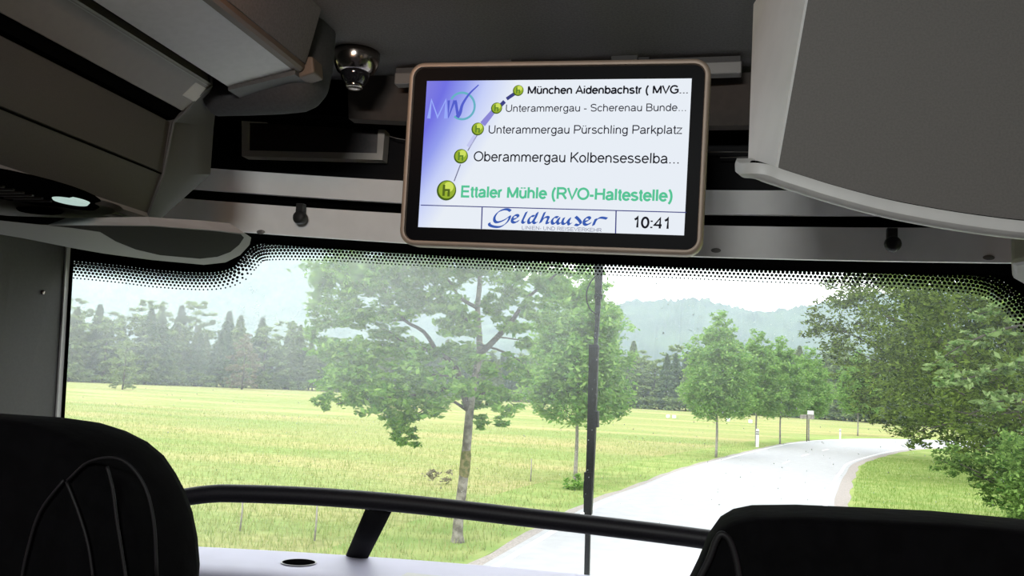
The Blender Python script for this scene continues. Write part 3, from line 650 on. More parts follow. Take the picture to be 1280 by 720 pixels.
# the transport association's mark: three slanted letters, a ring and a tick
def cm(L_): return [(x/6.4+500, y/6.4+90) for x, y in L_]
stroke(cm([(236, 376), (258, 228), (306, 366), (372, 228), (372, 376)]), 4.6, E1['mvv'], 'mark_letter')
stroke(cm([(396, 232), (392, 368), (442, 232)]), 3.4, E1['mvv2'], 'mark_letter')
ringp = [(502+100*math.cos(a), 276+106*math.sin(a)) for a in [math.radians(d) for d in range(-150, 138, 9)]]
stroke(cm(ringp), 2.8, emi('glow_ring', srgb(104, 178, 196)), 'mark_ring', y=YT+.0003)
stroke(cm([(446, 232), (452, 250), (470, 366)]), 3.6, E1['mvv2'], 'mark_letter')
stroke(cm([(462, 366), (486, 330), (506, 262), (560, 180), (634, 108)]), 4.2, E1['mvv2'], 'mark_tick', n=5, taper=(1.3, .35))
# the route line and its balls
stroke([(645, 117), (634, 124.5)], 4.4, E1['navy'], 'route_line'); stroke([(631.5, 127.5), (625, 134)], 5.0, E1['navy'], 'route_line')
stroke([(618, 139), (604, 156)], 6.2, E1['violet'], 'route_line', taper=(1, 1.3))
stroke([(595, 170), (586, 184)], 5.5, emi('glow_pale_violet', srgb(196, 200, 240)), 'route_line'); stroke([(597, 170), (585.5, 189)], 1.3, E1['slate'], 'route_line')
stroke([(576.5, 206), (568.5, 227)], 1.4, E1['slate'], 'route_line')
s1 = (Vector(loc(701, 200))-Vector(loc(700, 200))).length
for (px, py, r_) in [(648.5, 114, 6.9), (621.5, 136, 7.2), (598, 162, 8.2), (577, 196, 9.3), (559, 238.5, 12.9)]:
    x, z = loc(px, py); R_ = r_*s1
    def disc(cx_, cz_, rr, k=28): return [(cx_+rr*math.cos(2*math.pi*i/k), cz_+rr*math.sin(2*math.pi*i/k)) for i in range(k)], [tuple(range(k))]
    v, f = disc(x, z, R_); flat('route_ball', v, f, E1['ballrim'], YT-.0003)
    v, f = disc(x+R_*.05, z+R_*.06, R_*.86); flat('ball_shade', v, f, E1['ball'], YT-.0006)
    v, f = disc(x+R_*.22, z+R_*.34, R_*.5); flat('ball_shine', v, f, E1['ballhi'], YT-.0008)
    # the raised h on the ball
    for (a0, a1, b0, b1) in ((-.38, -.14, -.55, .55), (-.38, .36, -.08, .14), (.14, .38, -.6, .1)):
        flat('ball_letter', [(x+R_*a0, z+R_*b0), (x+R_*a1, z+R_*b0), (x+R_*a1, z+R_*b1), (x+R_*a0, z+R_*b1)], [(0, 1, 2, 3)], E1['letter' if r_ < 12 else 'ballh'], YT-.0010)
# hanger bar behind the screen
hb = empty('hanger_bar', (-.25, 1.42, 3.03), 'thin grey metal hanger bar on the ceiling behind the screen', 'bracket')
hx0, hx1 = atY(497, 90, 1.54).x, atY(927, 90, 1.54).x
keep(box('bar', hx0, hx1, 1.525, 1.55, 3.066, 3.088, M['metalgrey'], bev=.002), hb)
keep(box('bar_flange', hx0, hx1-.002, 1.53, 1.575, 3.088, 3.0995, M['trimdark'], bev=.001), hb)
for x in (-.35, -.15): keep(box('bracket_arm', x-.02, x+.02, 1.31, 1.53, 3.0, 3.02, M['black']), hb); keep(box('bracket_plate', x-.02, x+.02, 1.52, 1.535, 3.0, 3.099, M['black']), hb)

# ================================================================== right overhead cabinet
rc = empty('overhead_cabinet', (.45, 1.08, 2.72), 'large grey overhead cabinet with curved lower lip, above the right-hand seat', 'cabinet')
low = [(972, 214), (1000, 224), (1040, 237), (1100, 253), (1160, 265), (1220, 273.5), (1285, 280), (1400, 286), (1600, 290)]
lowp = [atY(px, py, 1.0) for px, py in low]
top_l = atY(1010, 0, 1.0); dxl = (top_l-lowp[0]); topz = 3.09; tl_ = lowp[0]+dxl*((topz-lowp[0].z)/dxl.z)
fr_ = lowp; toprow = [Vector((tl_.x+(fr_[-1].x-tl_.x)*i/(len(fr_)-1), 1.0, topz)) for i in range(len(fr_))]
n = len(fr_)
back = [v+Vector((0, .16, .03)) for v in fr_]; tb = [v+Vector((0, .16, 0)) for v in toprow]
V = fr_+toprow+back+tb; Fc = []
for i in range(n-1): Fc += [(i, i+1, n+i+1, n+i), (2*n+i, 3*n+i, 3*n+i+1, 2*n+i+1), (i, 2*n+i, 2*n+i+1, i+1), (n+i, n+i+1, 3*n+i+1, 3*n+i)]
Fc += [(n-1, 3*n-1, 4*n-1, 2*n-1)]
keep(autosmooth(mesh('cabinet_front', V, Fc, M['locker2'] if 'locker2' in M else mat('grey_textured_panel', (.115, .107, .10), .8, vary=.07, scale=420, bump=.12))), rc)
fl = [atY(935, 206, 1.15), atY(945, 0, 1.15)]; d_ = fl[1]-fl[0]; fl[1] = fl[0]+d_*((topz-fl[0].z)/d_.z)
pn = (tl_-fr_[0]).cross(fl[0]-fr_[0]); fl[1].y += -pn.dot(fl[1]-fr_[0])/pn.y
e_ = Vector((-.003, 0, 0))
keep(mesh('side_panel', [fr_[0]+e_, tl_+e_, fl[1], fl[0], fr_[0]+Vector((.01, .01, 0)), tl_+Vector((.01, .01, 0)), fl[1]+Vector((.02, 0, 0)), fl[0]+Vector((.02, 0, 0))],
          [(0, 1, 2, 3), (4, 7, 6, 5), (0, 4, 5, 1), (1, 5, 6, 2), (2, 6, 7, 3), (3, 7, 4, 0)], mat('white_side_panel', (.84, .83, .80), .5, vary=.02)), rc)
# lip: a rounded moulding that follows the lower edge
lipc = [atY(px, py, 1.0) for px, py in [(948, 213.5), (972, 221.5), (1000, 230.5), (1040, 243), (1100, 259), (1160, 271), (1220, 280.5), (1285, 288), (1400, 295), (1600, 300)]]
lipc = [atY(931, 205, 1.145), atY(931.5, 209, 1.08), atY(937, 212, 1.03)]+lipc
lp = smoothpath(lipc, 6)
V = []; Fc = []; prof = [(-.010, .0075), (-.012, .002), (-.0115, -.005), (-.006, -.0095), (.004, -.0095), (.012, -.004), (.012, .0075)]; K = len(prof)
for i, p in enumerate(lp):
    d = (lp[min(i+1, len(lp)-1)]-lp[max(i-1, 0)]).normalized(); nrm = Vector((d.y, -d.x, 0)).normalized(); upv = d.cross(nrm); upv = upv if upv.z > 0 else -upv
    for a_, b_ in prof: V.append(p-nrm*a_*-1*-1+upv*b_ if False else p+nrm*(-a_)+upv*b_)
    if i:
        for k in range(K): Fc.append(((i-1)*K+k, (i-1)*K+(k+1) % K, i*K+(k+1) % K, i*K+k))
Fc.append(tuple(range(K-1, -1, -1))); Fc.append(tuple(range((len(lp)-1)*K, len(lp)*K)))
keep(autosmooth(mesh('lower_lip', V, Fc, M['trimlight']), 40), rc)
keep(tube('lip_gap', [v+Vector((0, -.001, .0085)) for v in lp[14:]], .0022, M['void'], seg=8), rc)

# ================================================================== parcel shelf, rail
sh = empty('dash_shelf', (-.25, 1.7, 2.12), 'pale lavender-grey parcel shelf under the windscreen', 'shelf')
rings = []
for i in range(41):
    x = -1.40+2.33*i/40; z = 2.127
    rings.append([(x, wy(x, z, .015), z), (x, wy(x, z, .18), z-.001), (x, wy(x, z, .222), z-.006), (x, wy(x, z, .242), z-.020), (x, wy(x, z, .250), z-.06), (x, wy(x, z, .250), z-.12), (x, wy(x, z, .015), z-.12)])
keep(autosmooth(loft('shelf_top', rings, M['shelf']), 60), sh)
for px, py in ((373.5, 702.5), (216, 683.5)):
    c = atZ(px, py, 2.1285); c2 = Vector((c.x, c.y, 2.1275))
    keep(lathe('cup_holder_ring', [(.0355, .0), (.0360, .0010), (.0345, .0014), (.0332, .0010), (.0328, .0002)], M['trimlight'], None, 36, c2), sh)
    keep(lathe('cup_shade_disc', [(.0332, -.0005), (.0332, .0008), (.001, .0008)], M['void'], None, 36, c2), sh)  # flat black disc painted in for the shade inside the cup hole
c = atZ(520, 718, 2.1285); keep(box('shelf_insert', c.x-.02, c.x+.18, c.y-.07, c.y+.004, 2.1255, 2.1300, M['trimlight'], bev=.001), sh)

gr = empty('grab_rail', (-.5, 1.53, 2.12), 'black curved grab rail in front of the windscreen', 'rail')
rp = [Vector((-1.10, 1.22, 2.12)), Vector((-1.07, 1.36, 2.20)), Vector((-1.03, 1.455, 2.252))]+[atW(px, py, .3) for px, py in [(222, 623), (262, 617.5), (300, 617), (400, 621), (520, 631), (660, 647), (780, 661), (878, 673.5)]]+[Vector((.15, 1.53, 2.26)), Vector((.35, 1.48, 2.255)), Vector((.55, 1.38, 2.22)), Vector((.62, 1.25, 2.12))]
keep(tube('rail_tube', smoothpath(rp, 8), .0165, M['rail'], None, 20), gr)
a = atW(474, 636, .3); b2 = atZ(446, 696, 2.126)
ax = (b2-a).normalized(); sd_ = Vector((1, 0, 0)); sd_ = (sd_-ax*sd_.dot(ax)).normalized(); th_ = ax.cross(sd_)
rr_ = []
for p in (a, a+(b2-a)*.5, b2+ax*.004):
    rr_.append([p+sd_*.0235*math.cos(t_)+th_*.008*math.sin(t_) for t_ in [2*math.pi*k/16 for k in range(16)]])
keep(loft('rail_strut', rr_, M['black2'], smooth=True), gr)

# ================================================================== seats in front
def seat(px_pts, Yf, x_sym, w_half, name_label, zt, lean):
    pass
def seat_shell(outline, y0, depth, m, name, parent, bev=.03):
    """outline in x,z, extruded along y with a rounded shoulder"""
    n_ = len(outline); cx_ = sum(p[0] for p in outline)/n_; cz_ = sum(p[1] for p in outline)/n_
    rings = []
    for t_, s_ in ((0, .955), (.03, .985), (.12, 1), (.55, 1), (.8, .985), (.95, .95), (1, .90)):
        rings.append([(cx_+(x-cx_)*s_, y0+depth*t_, cz_+(z-cz_)*(1-(1-s_)*.55)) for x, z in outline])
    return autosmooth(loft(name, rings, m, parent), 60)
# left seat: its right-hand silhouette runs through the points below
sl = [(0, 519), (40, 521.5), (80, 527), (115, 538), (145, 553), (168, 572), (185, 597), (198, 622), (208, 650), (215, 685), (218, 722)]
pl = [atY(px, py, .80) for px, py in sl]
cx_l = pl[0].x-.02
right = [(p.x, p.z) for p in pl]; right += [(right[-1][0]+.004, 2.1), (right[-1][0]+.004, 1.75)]
left = [(2*cx_l-x, z) for x, z in right]
ol = right+list(reversed(left))
s1_ = empty('coach_seat', (cx_l, .85, 1.25), 'black coach seat back with rounded shoulders at the lower left', 'seat', 'coach seats ahead of the viewer')
keep(seat_shell([(x, z) for x, z in ol], .74, .13, M['seatcloth'], 'backrest', None), s1_)
# shell ribs
for pts in [[(134, 583), (141, 612), (146, 650), (154, 700), (160, 740)], [(83, 602), (98, 640), (110, 680), (117, 725)], [(84, 601), (112, 577), (150, 574), (178, 602), (192, 650), (196, 720)], [(80, 600), (50, 640), (34, 690), (24, 740)]]:
    keep(tube('shell_rib', smoothpath([atY(px, py, .735) for px, py in pts], 5), .0015, M['seatshell'], None, 8), s1_)
keep(box('cushion', cx_l-.21, cx_l+.21, .86, 1.28, 1.62, 1.75, M['seatcloth'], bev=.03), s1_)
keep(box('pedestal', cx_l-.16, cx_l+.16, .88, 1.2, 1.25, 1.62, M['seatshell'], bev=.01), s1_)
sr = [(856, 735), (873, 700), (885, 670), (898, 652), (915, 642), (940, 637), (1000, 636.5), (1100, 641), (1180, 645), (1280, 654), (1400, 668)]
pr = [atY(px, py, .80) for px, py in sr]
ol = [(pr[0].x-.012, 1.75), (pr[0].x-.012, 2.2)]+[(p.x, p.z) for p in pr]+[(.36, 2.36), (.385, 2.30), (.39, 2.2), (.39, 1.75)]
cxr = .19
s2_ = empty('coach_seat', (cxr, .85, 1.25), 'black coach seat back with a flat wide top at the lower right', 'seat', 'coach seats ahead of the viewer')
keep(seat_shell(list(reversed(ol)), .74, .13, M['seatcloth'], 'backrest', None), s2_)
keep(tube('side_piping', smoothpath([atY(px, py, .738) for px, py in [(868, 735), (886, 700), (895, 676), (902, 668), (912, 676), (920, 700), (926, 735)]], 6), .0028, M['seatshell'], None, 8), s2_)
keep(box('cushion', cxr-.2, cxr+.2, .86, 1.28, 1.62, 1.75, M['seatcloth'], bev=.03), s2_)
keep(box('pedestal', cxr-.16, cxr+.16, .88, 1.2, 1.25, 1.62, M['seatshell'], bev=.01), s2_)

# ================================================================== wiper outside the glass
wp = empty('windscreen_wiper', atW(740, 520, -.05), 'black upright wiper parked in the middle of the windscreen', 'wiper')
def wpt(px, py, o=-.03): return atW(px, py, o)
M['armgrey'] = mat('worn_grey_arm', (.12, .13, .15), .55, vary=.4, scale=60)
def bar(name, pts, th, m):
    """a flat bar: list of (px, py, half width in metres)"""
    rings = [];
    for px, py, hw in pts:
        p = wpt(px, py); rings.append([p+Vector((hw, -th, 0)), p+Vector((hw, th, 0)), p+Vector((-hw, th, 0)), p+Vector((-hw, -th, 0))])
    return keep(loft(name, rings, m, bev=.0008), wp)
bar('wiper_arm', [(748.5, 300, .0095), (748.5, 330, .0095), (748, 372, .0068), (747.5, 376, .0060), (746.5, 405, .0046), (744, 440, .0040), (735.5, 640, .0040), (732.5, 760, .0050)], .004, M['armgrey'])
bar('arm_joint', [(748.5, 368, .0085), (748, 374, .0085)], .006, M['black'])
bar('blade_cover', [(742.5, 434, .0100), (742.2, 450, .0098), (739, 560, .0085), (735.5, 643, .0075)], .010, M['black'])
bar('blade_cap', [(742.6, 431, .0098), (742.5, 436, .0104)], .011, M['black'])
bar('blade_rubber', [(736, 590, .0085), (735, 640, .0080)], .012, M['black'])
bar('blade_clip', [(746, 514, .0040), (745.6, 534, .0045)], .012, M['black'])
bar('blade_clip', [(733, 602, .0045), (732.5, 622, .0045)], .012, M['black'])
bar('lower_rod', [(735.5, 640, .0055), (732.5, 770, .0055)], .006, M['black'])
keep(tube('washer_hose', smoothpath([wpt(*p, -.015) for p in [(749, 342), (740, 350), (733.5, 364), (734, 378), (739, 388), (746, 393)]], 6), .0016, M['black'], None, 8), wp)

# ================================================================== OUTSIDE: ground, road
def gz(x, y):
    d = max(0, (y-90)/80); return 0.0
V = []; Fc = []; gx = [-600, -300, -160, -100, -60, -35, -20, -10, 0, 10, 20, 35, 60, 100, 200, 400, 700]; gy = [-60, -20, 0, 10, 20, 35, 60, 90, 130, 180, 260, 400, 700, 1300]
for y in gy:
    for x in gx: V.append((x, y, 0))
for j in range(len(gy)-1):
    for i in range(len(gx)-1): k = j*len(gx)+i; Fc.append((k, k+1, k+1+len(gx), k+len(gx)))
ground = tag(mesh('ground', V, Fc, M['meadow']), 'wide yellow-green meadow on both sides of the road', 'meadow', None, 'structure')

def G(px, py): p = atZ(px, py, 0); return Vector((p.x, p.y, 0))
leftE = [Vector((-3.5, -30, 0)), Vector((-3.5, 0, 0)), Vector((-3.35, 8, 0))]+[G(*p) for p in [(590, 715), (741, 630), (797, 609), (867, 583), (957, 560), (1000, 552.5), (1050, 549.3)]]+[Vector((14.5, 78.0, 0)), Vector((24, 85, 0)), Vector((40, 91, 0)), Vector((70, 95, 0))]
rightE = [Vector((2.15, -30, 0)), Vector((2.15, 0, 0)), Vector((2.25, 10, 0)), Vector((2.45, 17, 0))]+[G(*p) for p in [(1043, 635), (1048, 611), (1057, 593), (1076, 576)]]+[Vector((12.2, 60.5, 0)), Vector((19, 70, 0)), Vector((29, 78.5, 0)), Vector((43, 84.5, 0)), Vector((71, 88.5, 0))]
def even(P_, n_):
    S_ = smoothpath(P_, 12); d = [0]
    for a, b2 in zip(S_[:-1], S_[1:]): d.append(d[-1]+(b2-a).length)
    out = []; j = 0
    for i in range(n_+1):
        t_ = d[-1]*i/n_
        while j < len(d)-2 and d[j+1] < t_: j += 1
        f_ = (t_-d[j])/max(1e-9, d[j+1]-d[j]); out.append(S_[j].lerp(S_[j+1], min(1, f_)))
    return out
NR = 150; LE = even(leftE, NR); RE = even(rightE, NR)
def ribbon(name, A_, B_, z, m, parent=None, th=.02):
    V = []; Fc = []
    for i, (a, b2) in enumerate(zip(A_, B_)):
        V += [(a.x, a.y, z), (b2.x, b2.y, z), (a.x, a.y, z-th), (b2.x, b2.y, z-th)]
        if i: k = 4*i; Fc += [(k-4, k-3, k+1, k), (k-2, k+2, k+3, k-1), (k-4, k, k+2, k-2), (k-3, k-1, k+3, k+1)]
    return mesh(name, V, Fc, m, parent)
road = tag(ribbon('road', LE, RE, .012, M['asphalt']), 'pale grey country road curving to the right', 'road', None, 'structure')
def lat(t_, i):  # a point across the road, t 0..1
    return LE[i].lerp(RE[i], t_)
def width(i): return (RE[i]-LE[i]).length
ribbon('edge_line', [lat(.14/width(i), i) for i in range(NR+1)], [lat(.27/width(i), i) for i in range(NR+1)], .015, M['paint'], road, .004)
ribbon('edge_line', [lat(1-.30/width(i), i) for i in range(NR+1)], [lat(1-.17/width(i), i) for i in range(NR+1)], .015, M['paint'], road, .004)
for k in range(20, 118, 6):
    ribbon('centre_dash', [lat(.49, k+.0 if False else k), lat(.49, k+1), lat(.49, k+2)], [lat(.51, k), lat(.51, k+1), lat(.51, k+2)], .015, M['paint'], road, .004)
def outw(i, d): return RE[i]+(RE[i]-LE[i]).normalized()*d
def outl(i, d): return LE[i]-(RE[i]-LE[i]).normalized()*d
tag(ribbon('shoulder', [outw(i, -.02) for i in range(NR+1)], [outw(i, .42+.06*math.sin(i*1.7)) for i in range(NR+1)], .009, M['gravel']), 'narrow beige gravel shoulder along the right edge of the road', 'shoulder', None, 'structure')
tag(ribbon('roadside_strip', [outl(i, .22+.05*math.sin(i*2.1)) for i in range(NR+1)], [outl(i, -.02) for i in range(NR+1)], .009, M['gravel']), 'thin gravel strip along the left edge of the road', 'shoulder', None, 'structure')
tag(ribbon('verge', [outw(i, .38) for i in range(NR+1)], [outw(i, 7.5) for i in range(NR+1)], .006, M['verge'], None, .004), 'green grass verge right of the road', 'verge', None, 'structure')
tag(ribbon('verge_left', [outl(i, 2.6) for i in range(NR+1)], [outl(i, .2) for i in range(NR+1)], .006, M['verge'], None, .004), 'green grass verge left of the road', 'verge', None, 'structure')

# grass blades, near part of the meadow and both verges
def blades(name, P0, h, wd, m, label, par):
    n_ = len(P0); ang = rng.uniform(0, 2*np.pi, n_); hh = h*rng.uniform(.5, 1.3, n_); ww = wd*rng.uniform(.6, 1.4, n_)
    ln = rng.normal(0, .25, (n_, 2))*hh[:, None]; V_ = np.zeros((n_, 3, 3)); ca = np.cos(ang)*ww; sa = np.sin(ang)*ww
    V_[:, 0, 0] = P0[:, 0]-ca; V_[:, 0, 1] = P0[:, 1]-sa; V_[:, 1, 0] = P0[:, 0]+ca; V_[:, 1, 1] = P0[:, 1]+sa
    V_[:, 2, 0] = P0[:, 0]+ln[:, 0]; V_[:, 2, 1] = P0[:, 1]+ln[:, 1]; V_[:, 2, 2] = hh
    V_[:, :2, 2] = .0
    return rawmesh(name, V_.reshape(-1, 3), n_, 3, m, par)
def rawmesh(name, V_, nf, k, m, parent=None):
    me = bpy.data.meshes.new(name); me.vertices.add(len(V_)); me.vertices.foreach_set('co', V_.astype(np.float32).ravel())
    me.loops.add(nf*k); me.loops.foreach_set('vertex_index', np.arange(nf*k, dtype=np.int32))
    me.polygons.add(nf); me.polygons.foreach_set('loop_start', np.arange(0, nf*k, k, dtype=np.int32)); 
    try: me.polygons.foreach_set('loop_total', np.full(nf, k, dtype=np.int32))
    except Exception: pass
    me.update(calc_edges=True); me.validate(); return link(name, me, m, parent)
n_ = 90000
yy = 9+46*rng.random(n_)**1.5; edge = np.interp(yy, [0]+[p.y for p in LE if 0 < p.y < 75], [-3.5]+[p.x for p in LE if 0 < p.y < 75])
xx = edge-.3-(yy*1.15+6)*rng.random(n_)
clump = rng.normal(0, 1, (n_, 2))*.0
gp = np.stack([xx, yy, 0*xx], 1)
o = blades('meadow_grass', gp, .13, .008, M['grass'], '', None); tag(o, 'loose tall grass blades of the meadow left of the road', 'grass', None, 'stuff')
n_ = 40000
yy = 14+34*rng.random(n_)**1.3; edge = np.interp(yy, [0]+[p.y for p in RE if 0 < p.y < 58], [2.15]+[p.x for p in RE if 0 < p.y < 58])
xx = edge+.45+7*rng.random(n_)
M['grass2'] = leafmat('verge_blades', (.14, .25, .045), (.30, .37, .11), .4)
o = blades('verge_grass', np.stack([xx, yy, 0*xx], 1), .10, .007, M['grass2'], '', None); tag(o, 'short green grass blades on the right verge below the bushes', 'grass', None, 'stuff')

# ================================================================== trees
def leaves(centres, radii, count, size, flat_=.6, stretch=1.0, shell=.35):
    """leaf diamonds scattered in clumps inside ellipsoids"""
    centres = np.array(centres, float); radii = np.array(radii, float); wgt = radii**2; wgt /= wgt.sum()
    per = rng.multinomial(count, wgt); out = []
    for c_, r_, n_ in zip(centres, radii, per):
        if n_ == 0: continue
        nc = max(4, int(n_/28)); d = rng.normal(size=(nc, 3)); d /= np.linalg.norm(d, axis=1)[:, None]
        rad = r_*(shell+(1-shell)*rng.random(nc)**.6)
        cc_ = c_+d*rad[:, None]*np.array([stretch, stretch, .85])
        idx = rng.integers(0, nc, n_); cr_ = r_*rng.uniform(.16, .34, nc)
        q_ = rng.normal(size=(n_, 3))*.55*np.array([1.2, 1.2, flat_]); out.append(cc_[idx]+q_*cr_[idx][:, None])
    Pp = np.concatenate(out); n_ = len(Pp)
    a_ = rng.normal(size=(n_, 3)); a_[:, 2] *= .5; a_ /= np.linalg.norm(a_, axis=1)[:, None]
    nrm = rng.normal(size=(n_, 3))*.7; nrm[:, 2] += .9; b_ = np.cross(a_, nrm); b_ /= np.linalg.norm(b_, axis=1)[:, None]+1e-9
    s_ = size*rng.uniform(.6, 1.4, n_)[:, None]
    V_ = np.stack([Pp-a_*s_, Pp+b_*s_*.42, Pp+a_*s_, Pp-b_*s_*.42], 1)
    return V_.reshape(-1, 3), n_
def foliage(parent, centres, radii, count, size, m, name='foliage', world=True, **k):
    V_, n_ = leaves(centres, radii, count, size, **k); o = rawmesh(name, V_, n_, 4, m); tag(o, kind='stuff')
    if world: keep(o, parent)
    else: o.parent = parent
    return o

# the large tree left of the road
Yt = 14.0
mt = empty('roadside_tree', G(572, 677), 'large leaning leafy tree close beside the road, filling the middle of the windscreen', 'tree')
def T(px, py, dy=0.0): return atY(px, py, Yt+dy)
trunk = smoothpath([Vector((T(572, 677).x, Yt, -.05)), T(573, 650), T(579, 600), T(584, 550), T(587, 515), T(592, 480), T(599, 445, .1), T(599, 420, .1), T(597, 385, .1), T(600, 345, 0), T(596, 300, -.1), T(600, 250)], 4)
nr = len(trunk); rads = [.088*(1-.70*(i/(nr-1))**1.1)+(.05 if i == 0 else .02 if i == 1 else 0) for i in range(nr)]
keep(tube('trunk', trunk, rads, M['bark'], None, 14), mt)
def near_ring(p, r_, px0, px1): pass
# mossy patch halfway up the trunk
mo = smoothpath([T(579.5, 598), T(581.5, 580), T(583, 562)], 4); keep(tube('moss_patch', mo, [.070, .084, .088, .089, .0885, .088, .086, .083, .070], M['barkmoss'], None, 14), mt)
bpaths = [([(587, 515), (580, 495), (576, 474), (566, 455), (547, 441), (523, 435), (500, 424), (470, 405), (450, 388)], .060),
          ([(547, 441), (530, 415), (505, 400), (488, 375), (470, 345)], .040), ([(599, 444), (622, 421), (643, 397), (656, 376), (680, 355), (705, 335)], .055),
          ([(598, 421), (585, 400), (560, 385), (548, 362), (530, 345)], .035), ([(597, 385), (575, 372), (562, 352), (545, 330), (535, 310)], .035),
          ([(600, 345), (620, 330), (640, 310)], .03), ([(576, 474), (545, 490), (500, 495), (455, 500), (420, 505)], .032), ([(587, 515), (560, 500), (530, 512), (505, 530)], .028),
          ([(590, 500), (610, 490), (630, 498), (645, 508)], .024), ([(523, 435), (490, 440), (455, 450), (420, 462)], .028), ([(599, 430), (630, 440), (655, 455), (662, 470)], .022),
          ([(505, 400), (480, 400), (440, 395), (405, 400)], .022), ([(545, 330), (500, 325), (450, 335), (410, 345)], .02), ([(622, 421), (650, 425), (672, 430)], .015), ([(590, 480), (560, 470), (510, 468), (470, 472)], .022)]
for k, (pp, r0_) in enumerate(bpaths):
    dy = random.uniform(-.7, .7); m_ = len(pp)
    pts = smoothpath([T(x, y, dy*i/m_) for i, (x, y) in enumerate(pp)], 3)
    keep(tube('branch', pts, [r0_*(1-.8*i/(len(pts)-1)) for i in range(len(pts))], M['darkbark'], None, 8), mt)
blobs = [(420, 345, 42), (465, 340, 45), (510, 335, 42), (555, 335, 40), (600, 325, 36), (640, 330, 32), (680, 345, 28), (702, 350, 20), (690, 368, 22), (675, 400, 18), (640, 400, 24), (600, 460, 24), (575, 410, 26), (408, 395, 26), (440, 385, 35), (480, 390, 30), (520, 380, 32), (560, 385, 30),
         (418, 440, 30), (450, 450, 34), (485, 430, 32), (525, 450, 28), (430, 480, 34), (465, 495, 36), (500, 480, 36), (500, 520, 28), (505, 545, 20), (535, 500, 30), (560, 480, 30), (570, 440, 28), (620, 385, 22), (640, 365, 24),
         (600, 495, 28), (630, 500, 24), (655, 470, 20), (640, 455, 18), (600, 525, 14), (625, 522, 15), (662, 385, 20), (655, 425, 14), (400, 365, 22), (395, 420, 18), (405, 500, 16),
         (430, 280, 50), (500, 260, 60), (570, 250, 60), (640, 270, 45), (540, 200, 60), (600, 170, 50)]
cs = []; rs = []
for px, py, r_ in blobs:
    for s_ in (-1, 1):
        dy = s_*random.uniform(.2, 1.3)*(r_/34); cs.append(tuple(T(px, py, dy))); rs.append(r_*Yt/1100*.98)
foliage(mt, cs, rs, 52000, .062, M['leaf_main'], flat_=.45, shell=.2)

# avenue trees along the left of the curve: one mesh set, copied
def avenue():
    r0 = empty('avenue_tree', (0, 0, 0), 'x', 'tree', 'young avenue trees along the bend')
    tr = smoothpath([(0, 0, -.05), (.02, 0, 1.2), (-.03, .02, 2.4), (.02, 0, 4), (0, 0, 5.6)], 3)
    tube('trunk', tr, [.060*(1-.75*i/(len(tr)-1)) for i in range(len(tr))], M['wood'], r0, 8)
    for k in range(10):
        a = k*2.4; z = 2.0+k*.33; L_ = 1.35*(1-.07*k); d = Vector((math.cos(a), math.sin(a), .55))
        tube('branch', [Vector((0, 0, z)), Vector((0, 0, z))+d*L_*.5, Vector((0, 0, z))+d*L_+Vector((0, 0, .15))], [.03, .02, .008], M['darkbark'], r0, 5)
    cs = []; rs = []
    for z, R_, n_ in ((2.2, 1.05, 6), (2.9, 1.2, 7), (3.6, 1.1, 7), (4.3, .95, 7), (5.0, .68, 5), (5.6, .36, 3), (6.0, .05, 1)):
        for k in range(n_):
            a = 2*math.pi*k/n_+z; cs.append((R_*math.cos(a)*random.uniform(.7, 1.05), R_*math.sin(a)*random.uniform(.7, 1.05), z+random.uniform(-.2, .2))); rs.append(.66 if z < 5 else .50)
    foliage(r0, cs, rs, 24000, .08, M['leaf_road'], world=False, shell=.2, flat_=.9)
    return r0
def copy_tree(o, parent=None):
    c_ = o.copy(); C.objects.link(c_)
    if parent is not None: c_.parent = parent
    for ch in list(o.children): copy_tree(ch, c_)
    return c_
av = avenue(); first = True
for (x, y, s_, lb) in [(G(895, 572).x, G(895, 572).y, 1.0, 'slender young tree standing left of the bend, nearest of the roadside row beyond the wiper'),
                       (-3.75, 24.6, 1.0, 'young tree partly hidden behind the upright wiper'),
                       (G(945, 558).x, G(945, 558).y, 1.02, 'second young tree of the roadside row, behind the nearer white marker post'),
                       (G(975, 555).x, G(975, 555).y, 1.02, 'third young tree of the roadside row on the bend'),
                       (G(1005, 551).x+.3, G(1005, 551).y, 1.0, 'fourth young tree of the roadside row, far round the bend'),
                       (11.8, 80.5, 1.15, 'farthest young tree, standing where the road bends out of sight')]:
    o = av if first else copy_tree(av); first = False
    o.location = (x, y, 0); o.scale = (s_, s_, s_); o.rotation_euler = (0, 0, random.uniform(0, 6)); o['label'] = lb

# dense trees right of the road
def dense(name, label, Y, base, blobs_, n_, size, m, wood='darkbark', depth=1.0, extra=None, flat_=.6):
    r0 = empty(name, (base[0], base[1], 0), label, 'tree' if name != 'leafy_bush' else 'bush'); cs = []; rs = []
    for px, py, r_ in blobs_:
        for s_ in (-1, 1):
            rr = r_*Y/1150; p = atY(px, py, Y+s_*random.uniform(.1, .8)*rr*1.2*depth)
            if p.z < rr*.45: p.z = rr*.45
            cs.append(tuple(p)); rs.append(rr)
    foliage(r0, cs, rs, n_, size, m, flat_=flat_, shell=.3)
    ctr = Vector(np.mean(cs, axis=0)); top = Vector((base[0], base[1], 0))
    tr = smoothpath([Vector((base[0], base[1], -.05)), Vector((base[0], base[1], ctr.z*.4)), Vector((base[0]*.6+ctr.x*.4, base[1]*.6+ctr.y*.4, ctr.z*.8)), Vector((ctr.x, ctr.y, ctr.z*1.3))], 4)
    R_ = .013*Y*.35+.06
    keep(tube('trunk', tr, [R_*(1-.7*i/(len(tr)-1)) for i in range(len(tr))], M[wood], None, 10), r0)
    for k in range(0, len(cs), 2):
        a = tr[3+(k*5) % (len(tr)-4)]; b2 = Vector(cs[k]); mid = a.lerp(b2, .5)+Vector((0, 0, -.2))
        keep(tube('branch', smoothpath([a, mid, b2], 3), [R_*.30*(1-.85*i/6) for i in range(7)], M[wood], None, 6), r0)
    return r0
